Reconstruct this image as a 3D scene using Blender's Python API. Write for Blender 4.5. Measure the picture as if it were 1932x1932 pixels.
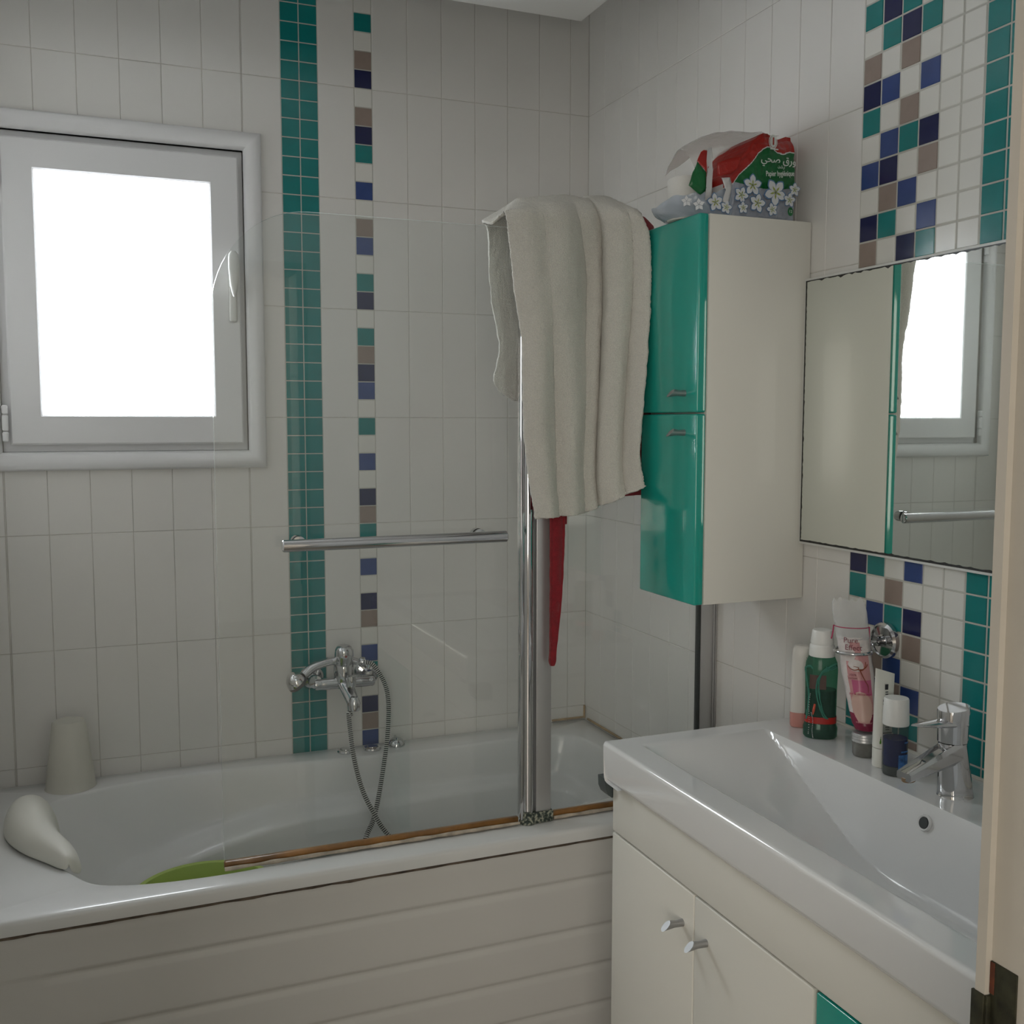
import bpy, bmesh, math, random
from mathutils import Vector, Matrix, noise
random.seed(7)
for o in list(bpy.data.objects): bpy.data.objects.remove(o)
SC = bpy.context.scene
COL = SC.collection
PI = math.pi
# ------------------------------------------------------------------ camera
cam_d = bpy.data.cameras.new('camera'); cam = bpy.data.objects.new('camera', cam_d); COL.objects.link(cam)
cam_d.sensor_width = 36; cam_d.lens = 1948.8/1932*36; cam_d.clip_start = 0.02
RT = Vector((0.9263, -0.3767, 0.0005)); UP = Vector((0.0323, 0.0808, 0.9962)); FW = Vector((0.3753, 0.9228, -0.087))
M = Matrix((RT, UP, -FW)).transposed().to_4x4(); M.translation = Vector((-1.415852, -2.869026, 1.508209))
cam.matrix_world = M
SC.camera = cam
# ------------------------------------------------------------------ world, lights, exposure
W = bpy.data.worlds.new('sky'); SC.world = W; W.use_nodes = True
bg = W.node_tree.nodes['Background']; bg.inputs[0].default_value = (0.93, 0.96, 1.0, 1); bg.inputs[1].default_value = 21.5
def area(name, loc, rot, sx, sy, power, color, portal=False):
    d = bpy.data.lights.new(name, 'AREA'); d.shape = 'RECTANGLE'; d.size = sx; d.size_y = sy; d.energy = power; d.color = color
    if portal: d.cycles.is_portal = True
    o = bpy.data.objects.new(name, d); o.location = loc; o.rotation_euler = rot; COL.objects.link(o); return o
area('window_portal', (-1.319, 0.10, 1.827), (PI/2, 0, PI), 0.44, 0.66, 1, (1, 1, 1), True)
area('hall_fill', (-3.0, -5.7, 1.60), (PI/2, 0, -math.radians(30)), 2.2, 2.2, 72, (1.0, 0.93, 0.84))  # fill added in the unseen hall to brighten towel, cabinet and basin
SC.view_settings.view_transform = 'Standard'; SC.view_settings.look = 'None'
SC.view_settings.exposure = 0.0; SC.view_settings.gamma = 1.0; SC.view_settings.use_curve_mapping = False

# ------------------------------------------------------------------ materials
def mat(name, color, rough=0.5, metal=0.0, bump=0.0, bscale=200.0, vary=0.0, vscale=8.0, coat=0.0, spec=0.5, sss=0.0, sheen=0.0, trans=0.0, alpha=1.0, bdist=0.002, detail=3.0):
    m = bpy.data.materials.new(name); m.use_nodes = True
    nt = m.node_tree; b = nt.nodes['Principled BSDF']
    b.inputs['Base Color'].default_value = (*color, 1); b.inputs['Roughness'].default_value = rough; b.inputs['Metallic'].default_value = metal
    b.inputs['Coat Weight'].default_value = coat; b.inputs['Specular IOR Level'].default_value = spec
    b.inputs['Transmission Weight'].default_value = trans; b.inputs['Alpha'].default_value = alpha
    if sheen: b.inputs['Sheen Weight'].default_value = sheen; b.inputs['Sheen Roughness'].default_value = 0.6
    if sss: b.inputs['Subsurface Weight'].default_value = sss; b.inputs['Subsurface Radius'].default_value = (0.02, 0.02, 0.02)
    tc = nt.nodes.new('ShaderNodeTexCoord')
    if bump:
        n = nt.nodes.new('ShaderNodeTexNoise'); n.inputs['Scale'].default_value = bscale; n.inputs['Detail'].default_value = detail
        nt.links.new(tc.outputs['Object'], n.inputs['Vector'])
        bp = nt.nodes.new('ShaderNodeBump'); bp.inputs['Strength'].default_value = bump; bp.inputs['Distance'].default_value = bdist
        nt.links.new(n.outputs['Fac'], bp.inputs['Height']); nt.links.new(bp.outputs['Normal'], b.inputs['Normal'])
    if vary:
        n = nt.nodes.new('ShaderNodeTexNoise'); n.inputs['Scale'].default_value = vscale; n.inputs['Detail'].default_value = 4
        nt.links.new(tc.outputs['Object'], n.inputs['Vector'])
        r = nt.nodes.new('ShaderNodeValToRGB')
        r.color_ramp.elements[0].position = 0.3; r.color_ramp.elements[1].position = 0.7
        r.color_ramp.elements[0].color = (*[c*(1-vary) for c in color], 1); r.color_ramp.elements[1].color = (*[min(1, c*(1+vary)) for c in color], 1)
        nt.links.new(n.outputs['Fac'], r.inputs['Fac']); nt.links.new(r.outputs['Color'], b.inputs['Base Color'])
    return m
def thin_glass(name, tint=(0.93, 0.96, 0.94), haze=0.0):
    m = bpy.data.materials.new(name); m.use_nodes = True; nt = m.node_tree; nt.nodes.clear()
    out = nt.nodes.new('ShaderNodeOutputMaterial'); mix = nt.nodes.new('ShaderNodeMixShader')
    tr = nt.nodes.new('ShaderNodeBsdfTransparent'); tr.inputs[0].default_value = (*tint, 1)
    gl = nt.nodes.new('ShaderNodeBsdfGlossy'); gl.inputs['Roughness'].default_value = 0.01; gl.inputs[0].default_value = (0.95, 0.97, 0.96, 1)
    fr = nt.nodes.new('ShaderNodeFresnel'); geo = nt.nodes.new('ShaderNodeNewGeometry')
    mr = nt.nodes.new('ShaderNodeMapRange'); mr.inputs['To Min'].default_value = 1.5; mr.inputs['To Max'].default_value = 1/1.5
    nt.links.new(geo.outputs['Backfacing'], mr.inputs['Value']); nt.links.new(mr.outputs[0], fr.inputs['IOR'])
    nt.links.new(fr.outputs[0], mix.inputs[0]); nt.links.new(tr.outputs[0], mix.inputs[1]); nt.links.new(gl.outputs[0], mix.inputs[2])
    last = mix
    if haze:
        df = nt.nodes.new('ShaderNodeBsdfDiffuse'); df.inputs[0].default_value = (0.75, 0.78, 0.76, 1)
        m2 = nt.nodes.new('ShaderNodeMixShader'); m2.inputs[0].default_value = haze
        nt.links.new(mix.outputs[0], m2.inputs[1]); nt.links.new(df.outputs[0], m2.inputs[2]); last = m2
    nt.links.new(last.outputs[0], out.inputs['Surface']); return m
def film(name, color, fac, rough=0.25):
    m = bpy.data.materials.new(name); m.use_nodes = True; nt = m.node_tree; nt.nodes.clear()
    out = nt.nodes.new('ShaderNodeOutputMaterial'); mix = nt.nodes.new('ShaderNodeMixShader'); mix.inputs[0].default_value = fac
    tr = nt.nodes.new('ShaderNodeBsdfTransparent'); p = nt.nodes.new('ShaderNodeBsdfPrincipled')
    p.inputs['Base Color'].default_value = (*color, 1); p.inputs['Roughness'].default_value = rough
    tc = nt.nodes.new('ShaderNodeTexCoord'); n = nt.nodes.new('ShaderNodeTexNoise'); n.inputs['Scale'].default_value = 60
    bp = nt.nodes.new('ShaderNodeBump'); bp.inputs['Strength'].default_value = 0.5; bp.inputs['Distance'].default_value = 0.004
    nt.links.new(tc.outputs['Object'], n.inputs['Vector']); nt.links.new(n.outputs['Fac'], bp.inputs['Height']); nt.links.new(bp.outputs['Normal'], p.inputs['Normal'])
    nt.links.new(tr.outputs[0], mix.inputs[1]); nt.links.new(p.outputs[0], mix.inputs[2]); nt.links.new(mix.outputs[0], out.inputs['Surface']); return m

GROUT = mat('grout', (0.52, 0.51, 0.46), 0.9, bump=0.3, bscale=400, vary=0.10, vscale=5)
JOINT = mat('tile_joint', (0.50, 0.47, 0.42), 0.9, bump=0.3, bscale=400, vary=0.3, vscale=6)
TILE = mat('white_tile', (0.76, 0.745, 0.71), 0.22, bump=0.05, bscale=30, vary=0.02, vscale=3)
MT = {'W': mat('mosaic_white', (0.74, 0.73, 0.68), 0.2, bump=0.06, bscale=120), 'T': mat('mosaic_teal', (0.006, 0.205, 0.20), 0.16, bump=0.05, bscale=90, vary=0.06, vscale=20),
      'N': mat('mosaic_navy', (0.010, 0.014, 0.075), 0.15, bump=0.05, bscale=90), 'B': mat('mosaic_blue', (0.035, 0.068, 0.225), 0.17, bump=0.05, bscale=90, vary=0.08, vscale=20),
      'M': mat('mosaic_mauve', (0.29, 0.225, 0.19), 0.3, bump=0.08, bscale=150, vary=0.06, vscale=30)}
PLASTER = mat('plaster', (0.80, 0.785, 0.75), 0.85, bump=0.15, bscale=60)
CEIL = mat('ceiling_paint', (0.82, 0.81, 0.78), 0.8, bump=0.1, bscale=50)
FLOOR = mat('floor_tile', (0.32, 0.29, 0.25), 0.35, vary=0.1, bump=0.1)
UPVC = mat('window_plastic', (0.80, 0.80, 0.80), 0.3)
ACRYL = mat('bath_acrylic', (0.72, 0.725, 0.71), 0.18, coat=0.3)
APRON = mat('bath_panel_plastic', (0.66, 0.65, 0.62), 0.32)
CERAM = mat('basin_ceramic', (0.74, 0.745, 0.74), 0.08, coat=0.5)
LACQ = mat('white_lacquer', (0.74, 0.725, 0.66), 0.32, coat=0.08)
TEAL = mat('teal_lacquer', (0.008, 0.33, 0.265), 0.12, coat=0.6, vary=0.03, vscale=3)
CHROME = mat('chrome', (0.62, 0.62, 0.63), 0.07, metal=1.0)
STEEL = mat('brushed_metal', (0.40, 0.40, 0.40), 0.5, metal=1.0)
ALU = mat('pale_aluminium', (0.56, 0.56, 0.56), 0.38, metal=0.75)
DARK = mat('dark_rubber', (0.03, 0.035, 0.035), 0.5)
GLASS = thin_glass('screen_glass', (0.965, 0.975, 0.97), 0.012)
PANE = thin_glass('window_glass', (0.97, 0.98, 0.99))
EDGE = mat('glass_edge', (0.80, 0.86, 0.83), 0.1, coat=0.5)
MIRROR = mat('mirror_silver', (0.80, 0.83, 0.80), 0.015, metal=1.0)
WHITEP = mat('white_plastic', (0.76, 0.76, 0.73), 0.35)
TOWEL = mat('terry_towel', (0.90, 0.87, 0.78), 0.95, bump=1.0, bscale=620, vary=0.10, vscale=520, sheen=0.3, bdist=0.006)
RED = mat('red_terry', (0.24, 0.006, 0.014), 0.9, bump=0.8, bscale=500, vary=0.15, vscale=90, sheen=0.15)

# ------------------------------------------------------------------ mesh helpers
def box(bm, lo, hi, bev=0.0, seg=2, mi=0):
    lo, hi = Vector(lo), Vector(hi); r = bmesh.ops.create_cube(bm, size=1.0)
    vs = r['verts']; c = (lo+hi)/2; d = hi-lo
    for v in vs: v.co = Vector((v.co.x*d.x, v.co.y*d.y, v.co.z*d.z))+c
    fs = set(f for v in vs for f in v.link_faces)
    for f in fs: f.material_index = mi
    if bev:
        es = list(set(e for v in vs for e in v.link_edges))
        rr = bmesh.ops.bevel(bm, geom=es, offset=bev, segments=seg, affect='EDGES', profile=0.5)
        for f in rr['faces']: f.material_index = mi
def loft(bm, rings, cap0=True, cap1=True, closed=True, mi=0):
    R = [[bm.verts.new(p) for p in r] for r in rings]; n = len(R[0])
    for a, b in zip(R, R[1:]):
        for i in range(n if closed else n-1):
            j = (i+1) % n
            f = bm.faces.new((a[i], a[j], b[j], b[i])); f.material_index = mi
    if cap0 and closed: bm.faces.new(R[0][::-1]).material_index = mi
    if cap1 and closed: bm.faces.new(R[-1]).material_index = mi
    return R
def frame_axes(d):
    d = Vector(d).normalized(); a = Vector((0, 0, 1)) if abs(d.z) < 0.9 else Vector((1, 0, 0))
    u = a.cross(d).normalized(); v = d.cross(u).normalized(); return u, v, d
def lathe(bm, prof, c=(0, 0, 0), ax=(0, 0, 1), seg=32, mi=0, sx=1.0, sy=1.0, cap=True):
    u, v, d = frame_axes(ax); c = Vector(c)
    if abs(Vector(ax).normalized().z) > 0.999: u, v, d = Vector((1, 0, 0)), Vector((0, 1, 0)), Vector((0, 0, 1))
    rings = [[c+u*(r*sx*math.cos(2*PI*i/seg))+v*(r*sy*math.sin(2*PI*i/seg))+d*h for i in range(seg)] for r, h in prof]
    loft(bm, rings, cap, cap, mi=mi)
def smooth_path(pts, n=8, closed=False):
    P = [Vector(p) for p in pts]; out = []; N = len(P)
    rng = range(N) if closed else range(N-1)
    for i in rng:
        if closed: a, b, c, d = P[i-1], P[i], P[(i+1) % N], P[(i+2) % N]
        else: a, b, c, d = P[max(i-1, 0)], P[i], P[i+1], P[min(i+2, N-1)]
        for k in range(n):
            t = k/n
            out.append(0.5*((2*b)+(c-a)*t+(2*a-5*b+4*c-d)*t*t+(3*b-a-3*c+d)*t**3))
    if not closed: out.append(P[-1])
    return out
def cr(vals, t):
    n = len(vals); x = max(0, min(t, 1))*(n-1); i = min(int(x), n-2); t = x-i
    a, b, c, d = vals[max(i-1, 0)], vals[i], vals[i+1], vals[min(i+2, n-1)]
    f = lambda a, b, c, d: 0.5*(2*b+(c-a)*t+(2*a-5*b+4*c-d)*t*t+(3*b-a-3*c+d)*t**3)
    if isinstance(b, (int, float)): return f(a, b, c, d)
    return tuple(f(*q) for q in zip(a, b, c, d))
def tube(bm, pts, r, seg=12, mi=0, sq=1.0, mod=None):
    P = [Vector(p) for p in pts]; rings = []; u = None
    for i, p in enumerate(P):
        d = (P[min(i+1, len(P)-1)]-P[max(i-1, 0)]).normalized()
        if u is None: u, v, _ = frame_axes(d)
        else: u = (u-d*u.dot(d)).normalized(); v = d.cross(u)
        rr = r[i] if isinstance(r, (list, tuple)) else r
        if mod: rr *= mod(i)
        rings.append([p+u*(rr*math.cos(2*PI*k/seg))+v*(rr*sq*math.sin(2*PI*k/seg)) for k in range(seg)])
    loft(bm, rings, mi=mi)
def prism(bm, pts2, y0, y1, plane='xz', mi=0, mi_edge=None):
    def P(a, b, c): return {'xz': (a, c, b), 'yz': (c, a, b), 'xy': (a, b, c)}[plane]
    A = [bm.verts.new(P(a, b, y0)) for a, b in pts2]; B = [bm.verts.new(P(a, b, y1)) for a, b in pts2]; n = len(A)
    bm.faces.new(A[::-1]).material_index = mi; bm.faces.new(B).material_index = mi
    for i in range(n):
        bm.faces.new((A[i], A[(i+1) % n], B[(i+1) % n], B[i])).material_index = mi if mi_edge is None else mi_edge
def obj(name, bm, mats, parent=None, angle=35, recalc=True):
    if recalc: bmesh.ops.recalc_face_normals(bm, faces=bm.faces)
    me = bpy.data.meshes.new(name); bm.to_mesh(me); bm.free()
    for m in (mats if isinstance(mats, (list, tuple)) else [mats]): me.materials.append(m)
    me.polygons.foreach_set('use_smooth', [True]*len(me.polygons)); me.set_sharp_from_angle(angle=math.radians(angle))
    o = bpy.data.objects.new(name, me); COL.objects.link(o)
    if parent:
        o.parent = parent; p = parent; s = Vector((0, 0, 0))
        while p: s += p.location; p = p.parent
        o.location = -s
    return o
def NB(): return bmesh.new()
def tag(o, label, cat, group=None):
    o['label'] = label; o['category'] = cat
    if group: o['group'] = group
    return o
def thing(name, label, cat, loc=(0, 0, 0), group=None):
    o = bpy.data.objects.new(name, None); o.empty_display_size = 0.05; COL.objects.link(o); o.location = loc; return tag(o, label, cat, group)
def struct(o): o['kind'] = 'structure'; return o
def bxo(name, lo, hi, m, parent=None, bev=0.002, seg=2):
    bm = NB(); box(bm, lo, hi, bev, seg); return obj(name, bm, m, parent)
def letters(name, body, size, c, nrm, m, parent, cyl=None, bold=0.0, squash=1.0, tilt=0.0):
    cu = bpy.data.curves.new('t', 'FONT'); cu.body = body; cu.size = size; cu.align_x = 'CENTER'; cu.align_y = 'CENTER'; cu.extrude = 0.0002; cu.offset = bold; cu.resolution_u = 3
    t = bpy.data.objects.new('t', cu); COL.objects.link(t); dg = bpy.context.evaluated_depsgraph_get(); dg.update()
    me = bpy.data.meshes.new_from_object(t.evaluated_get(dg)); bpy.data.objects.remove(t); me.name = name
    n = Vector(nrm).normalized(); up = (Vector((0, 0, 1))-n*n.z).normalized(); rt = up.cross(n); c = Vector(c)
    for v in me.vertices:
        x, y, z = v.co.x*squash, v.co.y, v.co.z
        if tilt: x, y = x*math.cos(tilt)-y*math.sin(tilt), x*math.sin(tilt)+y*math.cos(tilt)
        if cyl:
            a = x/cyl; v.co = c+rt*(cyl*math.sin(a))+n*(cyl*(math.cos(a)-1)+z)+up*y
        else: v.co = c+rt*x+up*y+n*z
    me.materials.clear(); me.materials.append(m)
    o = bpy.data.objects.new(name, me); COL.objects.link(o)
    if parent:
        o.parent = parent; p = parent; s = Vector((0, 0, 0))
        while p: s += p.location; p = p.parent
        o.location = -s
    return o

# ------------------------------------------------------------------ tiled walls
TM = [JOINT, TILE, MT['W'], MT['T'], MT['N'], MT['B'], MT['M'], GROUT]; MI = {'X': 1, 'W': 2, 'T': 3, 'N': 4, 'B': 5, 'M': 6}
def tile(bm, axis, a0, a1, z0, z1, mi, gap, h=0.0012, ins=0.0011):
    a0 += gap/2; a1 -= gap/2; z0 += gap/2; z1 -= gap/2
    def P(a, z, d): return (a, -d, z) if axis == 'y' else (-d, a, z)
    o = [(a0, z0), (a1, z0), (a1, z1), (a0, z1)]; i = [(a0+ins, z0+ins), (a1-ins, z0+ins), (a1-ins, z1-ins), (a0+ins, z1-ins)]
    O = [bm.verts.new(P(a, z, 0)) for a, z in o]; I = [bm.verts.new(P(a, z, h)) for a, z in i]
    bm.faces.new(I).material_index = mi
    for k in range(4): bm.faces.new((O[k], O[(k+1) % 4], I[(k+1) % 4], I[k])).material_index = mi
H = 2.80
WX0, WX1, WZ0, WZ1 = -1.62, -1.02, 1.43, 2.222        # window hole
bm = NB()
box(bm, (-1.73, 0, 0), (WX0, 0.22, H)); box(bm, (WX1, 0, 0), (0.2, 0.22, H)); box(bm, (WX0, 0, 0), (WX1, 0.22, WZ0)); box(bm, (WX0, 0, WZ1), (WX1, 0.22, H))
def clip_tiles(bm, a0, a1, z0, z1):
    # split big tiles around the window
    if a1 <= WX0+1e-4 or a0 >= WX1-1e-4 or z1 <= WZ0 or z0 >= WZ1: tile(bm, 'y', a0, a1, z0, z1, 1, 0.0010); return
    if z0 < WZ0: tile(bm, 'y', a0, a1, z0, WZ0, 1, 0.0010)
    if z1 > WZ1: tile(bm, 'y', a0, a1, WZ1, z1, 1, 0.0010)
ZJ = [0.02, 0.32, 0.62, 0.92, 1.22, 1.52, 1.82, 2.12, 2.42, 2.72]
xs = [-0.917-0.1008*k for k in range(0, 9)]; xs = [max(-1.73, x) for x in xs]
for i in range(len(xs)-1):
    if xs[i]-xs[i+1] < 0.003: continue
    for z0, z1 in zip(ZJ, ZJ[1:]):
        a0, a1 = xs[i+1], xs[i]
        if a0 < WX0 < a1: clip_tiles(bm, a0, WX0, z0, z1); a0 = WX0
        if a0 < WX1 < a1: clip_tiles(bm, WX1, a1, z0, z1); a1 = WX1
        clip_tiles(bm, a0, a1, z0, z1)
xs = [-0.817, -0.717, None, -0.667, -0.5660, -0.4652, -0.3644, -0.2636, -0.1628, -0.0620, -0.0005]
for a, b in zip(xs, xs[1:]):
    if a is None or b is None: continue
    for z0, z1 in zip(ZJ, ZJ[1:]): tile(bm, 'y', a, b, z0, z1, 1, 0.0010)
box(bm, (-0.919, -0.0004, 0.57), (-0.815, 0, 2.77), 0, 2, 7); box(bm, (-0.719, -0.0004, 0.57), (-0.665, 0, 2.77), 0, 2, 7)
k = 0; z = 0.57
while z < 2.75:
    for c in (0, 1): tile(bm, 'y', -0.917+0.05*c, -0.867+0.05*c, z, z+0.05, 3, 0.0022)
    z += 0.05
seq = 'BMNWBW' and 'WMNTWB' 'WMBWTN' 'WTMNBW' 'TWBWNM' 'TWBWNM' 'WBTWNM' 'BWW'
for i, ch in enumerate(seq): tile(bm, 'y', -0.717, -0.667, 2.37-0.05*i, 2.42-0.05*i, MI[ch], 0.0020)
for i, ch in enumerate('NMWTWW'): tile(bm, 'y', -0.717, -0.667, 2.42+0.05*i, 2.47+0.05*i, MI[ch], 0.0020)
struct(obj('wall_back', bm, TM, angle=20))
# right wall
bm = NB(); box(bm, (0, -2.45, 0), (0.2, 0, H))
ys = [-0.0005, -0.105, -0.205, -0.305, -0.405, -0.505, -0.605, -0.705, -0.805, -0.905, -1.005, -1.105, -1.205]
for a, b in zip(ys[1:], ys):
    for z0, z1 in zip(ZJ, ZJ[1:]): tile(bm, 'x', a, b, z0, z1, 1, 0.0010)
ys = [-2.25+0.0, -2.205, -2.105, -2.005, -1.905, -1.805, -1.705, -1.605]
for a, b in zip(ys, ys[1:]):
    for z0, z1 in zip(ZJ, ZJ[1:]): tile(bm, 'x', a, b, z0, z1, 1, 0.0010)
MC = {0: {7: 'N', 6: 'W', 5: 'M', 4: 'N', 3: 'T', 2: 'W', 1: 'B', 0: 'W', -1: 'N', -2: 'M', -14: 'N', -15: 'T', -20: 'T', -21: 'T'},
      1: {7: 'N', 6: 'T', 5: 'W', 4: 'B', 3: 'W', 2: 'B', 1: 'N', 0: 'M', -1: 'T', -2: 'W', -14: 'T', -15: 'W', -16: 'B', -17: 'W', -18: 'M', -19: 'N'},
      2: {7: 'T', 6: 'N', 5: 'M', 4: 'W', 3: 'M', 2: 'T', 1: 'W', 0: 'B', -1: 'W', -2: 'N', -14: 'W', -15: 'M', -16: 'T', -17: 'W', -18: 'B', -19: 'M', -20: 'T'},
      3: {8: 'M', 7: 'W', 6: 'T', 5: 'W', 4: 'B', 3: 'W', 2: 'N', 1: 'M', 0: 'W', -1: 'B', -2: 'T', -14: 'B', -15: 'W', -16: 'N', -17: 'M', -18: 'W', -19: 'B', -20: 'T', -21: 'M'}}
MC[0][7] = 'T'; MC[0][6] = 'W'
box(bm, (-0.0005, -1.607, 0.01), (0, -1.203, 2.77), 0, 2, 7)
for r in range(-38, 17):
    zt = 1.958+0.05*r
    for c in range(8):
        y1 = -1.205-0.05*c
        ch = 'T' if c >= 6 else ('W' if c >= 4 else MC[c].get(r, random.choice('WTNBMWW') if r > 8 or -14 < r < -2 else 'W'))
        tile(bm, 'x', y1-0.05, y1, zt-0.05, zt, MI[ch], 0.0022, 0.0016, 0.0016)
struct(obj('wall_right', bm, TM, angle=20))
bm = NB(); box(bm, (-1.93, -2.45, 0), (-1.73, 0.22, H))
struct(obj('wall_left', bm, PLASTER))
# wall with the door opening, and the hall behind the photographer
bm = NB(); box(bm, (-0.70, -2.40, 0), (0, -2.25, H)); box(bm, (-1.73, -2.40, 0), (-1.56, -2.25, H)); box(bm, (-1.56, -2.40, 2.06), (-0.70, -2.25, H))
struct(obj('wall_front', bm, PLASTER))
bm = NB(); box(bm, (-4.4, -6.5, 0), (-4.2, -2.4, H)); box(bm, (0.0, -6.5, 0), (0.2, -2.45, H)); box(bm, (-4.2, -6.7, 0), (0.0, -6.5, H)); box(bm, (-4.2, -2.45, 0), (-1.93, -2.40, H))
struct(obj('wall_hall', bm, PLASTER))
bm = NB(); box(bm, (-4.4, -6.7, -0.1), (0.2, 0.22, 0)); struct(obj('floor', bm, FLOOR))
bm = NB(); box(bm, (-4.4, -6.7, H), (0.2, 0.22, H+0.1)); box(bm, (-1.60, -2.24, 2.55), (-0.193, -0.342, 2.62), 0.003); struct(obj('ceiling', bm, CEIL))

# ------------------------------------------------------------------ window
win = bpy.data.objects.new('window_1', None); COL.objects.link(win); win.location = (-1.32, 0, 1.43); struct(win)
def rect_frame(bm, x0, x1, z0, z1, w, y0, y1, bev=0.003, prof=None):
    """mitred frame; prof = list of (t across 0 outer..1 inner, y)"""
    prof = prof or [(0, y1), (0, y0+bev), (bev/w, y0), (1-bev/w, y0), (1, y0+bev), (1, y1)]
    rings = []
    for sx, sz in ((0, 0), (1, 0), (1, 1), (0, 1)):
        rings.append([((x0+t*w) if sx == 0 else (x1-t*w), y, (z0+t*w) if sz == 0 else (z1-t*w)) for t, y in prof])
    V = [[bm.verts.new(p) for p in r] for r in rings]; n = len(prof)
    for i in range(4):
        a, b = V[i], V[(i+1) % 4]
        for k in range(n-1): bm.faces.new((a[k], a[k+1], b[k+1], b[k]))
bm = NB(); rp = [(0, 0.0), (0.0, -0.008)]+[(0.03+0.9*k/8, -0.008-0.016*math.sin(PI*(0.12+0.80*k/8))) for k in range(9)]+[(1, -0.006), (1, 0.03)]
rect_frame(bm, -1.668, -0.973, 1.384, 2.269, 0.047, 0, 0, prof=rp); obj('window_trim', bm, UPVC, win, 50)
bm = NB(); rect_frame(bm, -1.622, -1.018, 1.43, 2.223, 0.05, 0.012, 0.075); obj('window_frame', bm, UPVC, win)
sash = NB(); rect_frame(sash, -1.601, -1.034, 1.450, 2.203, 0.075, -0.012, 0.05, 0.004); sash = obj('sash', sash, UPVC, win)
bm = NB(); rect_frame(bm, -1.5485, -1.0885, 1.4935, 2.160, 0.022, 0, 0, prof=[(0, 0.03), (0, -0.009), (0.08, -0.0105), (0.55, -0.0085), (1, 0.016), (1, 0.04)])
rp = bm; obj('glazing_bead', bm, UPVC, sash, 25)
bm = NB(); box(bm, (-1.53, 0.028, 1.51), (-1.107, 0.032, 2.145)); obj('window_pane', bm, PANE, sash)
bm = NB()
box(bm, (-1.0655, -0.020, 1.772), (-1.0445, -0.010, 1.888), 0.006, 3)
hp = [(-1.055, -0.022, 1.868), (-1.055, -0.046, 1.872)]; tube(bm, hp, 0.010, 14)
rings = []
for t in [i/14 for i in range(15)]:
    zc = 1.835+t*0.118; w = 0.0125*math.sin(PI*min(1, 0.22+0.78*(1-t)**0.9))**0.6*(1 if t < 0.97 else 0.5)+0.002; yy = -0.044-0.008*math.sin(t*PI)
    rings.append([(-1.055+w*math.cos(a), yy+0.007*math.sin(a), zc) for a in [2*PI*k/14 for k in range(14)]])
loft(bm, rings); obj('window_handle', bm, WHITEP, sash, 60)
for zc in (1.505, 2.125):
    bm = NB()
    for k, (h0, h1) in enumerate(((-0.047, -0.022), (-0.020, 0.020), (0.022, 0.044))): box(bm, (-1.6185, -0.026, zc+h0), (-1.604, -0.012, zc+h1), 0.004, 3)
    obj('hinge', bm, UPVC, win)
bxo('window_sill', (-1.62, 0.08, 1.40), (-1.02, 0.26, 1.432), UPVC, win)

# ------------------------------------------------------------------ door jamb in the foreground
OLIVE = mat('old_strike_metal', (0.035, 0.035, 0.02), 0.5, metal=0.4, vary=0.5, vscale=60, bump=0.4, bscale=120)
RUST = mat('rust', (0.085, 0.022, 0.008), 0.9, vary=0.5, vscale=80, bump=0.6, bscale=160)
DOORP = mat('door_frame_paint', (0.46, 0.43, 0.375), 0.35, vary=0.03, vscale=14, bump=0.12, bscale=40)
dj = bpy.data.objects.new('door_1', None); COL.objects.link(dj); dj.location = (-0.73, -2.3, 0); struct(dj)
bm = NB()
prism(bm, [(-0.700, -2.238), (-0.732, -2.238), (-0.7345, -2.2395), (-0.7345, -2.2495), (-0.729, -2.2505), (-0.729, -2.40), (-0.731, -2.415), (-0.700, -2.415)], 0.0, 2.06, 'xy')
box(bm, (-1.56, -2.415, 0), (-1.53, -2.238, 2.06), 0.003); box(bm, (-1.53, -2.415, 2.03), (-0.73, -2.238, 2.06), 0.003)
obj('door_frame', bm, DOORP, dj)
bm = NB(); box(bm, (-0.7305, -2.2775, 0.93), (-0.7285, -2.2508, 1.058), 0.0006); box(bm, (-0.7365, -2.2500, 0.93), (-0.7335, -2.237, 1.028), 0.0006); box(bm, (-0.7345, -2.2525, 0.93), (-0.7285, -2.2495, 1.028), 0.0006)
box(bm, (-0.7312, -2.2775, 0.93), (-0.7300, -2.262, 0.995), 0)
sp = obj('strike_plate', bm, OLIVE, dj)
bm = NB(); box(bm, (-0.7312, -2.2775, 0.94), (-0.7304, -2.264, 1.0)); obj('latch_hole', bm, DARK, sp)
bm = NB(); box(bm, (-0.7309, -2.2555, 1.03), (-0.7302, -2.2508, 1.0575), 0.0003); obj('rust_patch', bm, RUST, sp)

# ------------------------------------------------------------------ bathtub
tub = thing('bathtub', 'white acrylic bathtub along the tiled back wall under the window', 'bathtub', (-0.86, -0.4, 0))
OP = [(-.09, -.40), (-.09, -.20), (-.139, -.129), (-.285, -.109), (-.467, -.114), (-.64, -.109), (-.80, -.098), (-1.0, -.076), (-1.24, -.072), (-1.435, -.107), (-1.55, -.18), (-1.60, -.32), (-1.57, -.47), (-1.503, -.589), (-1.417, -.705), (-1.20, -.742), (-.9, -.715), (-.6, -.680), (-.3, -.660), (-.13, -.60)]
LO = [(-.12, -.40, .44), (-.12, -.22, .45), (-.165, -.15, .46), (-.295, -.125, .475), (-.47, -.13, .48), (-.64, -.13, .48), (-.80, -.125, .478), (-.97, -.12, .470), (-1.13, -.115, .445), (-1.27, -.145, .42), (-1.37, -.205, .415), (-1.43, -.31, .415), (-1.455, -.44, .415), (-1.44, -.56, .42), (-1.36, -.665, .43), (-1.18, -.70, .45), (-.9, -.68, .47), (-.6, -.645, .47), (-.3, -.62, .46), (-.15, -.56, .45)]
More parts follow.
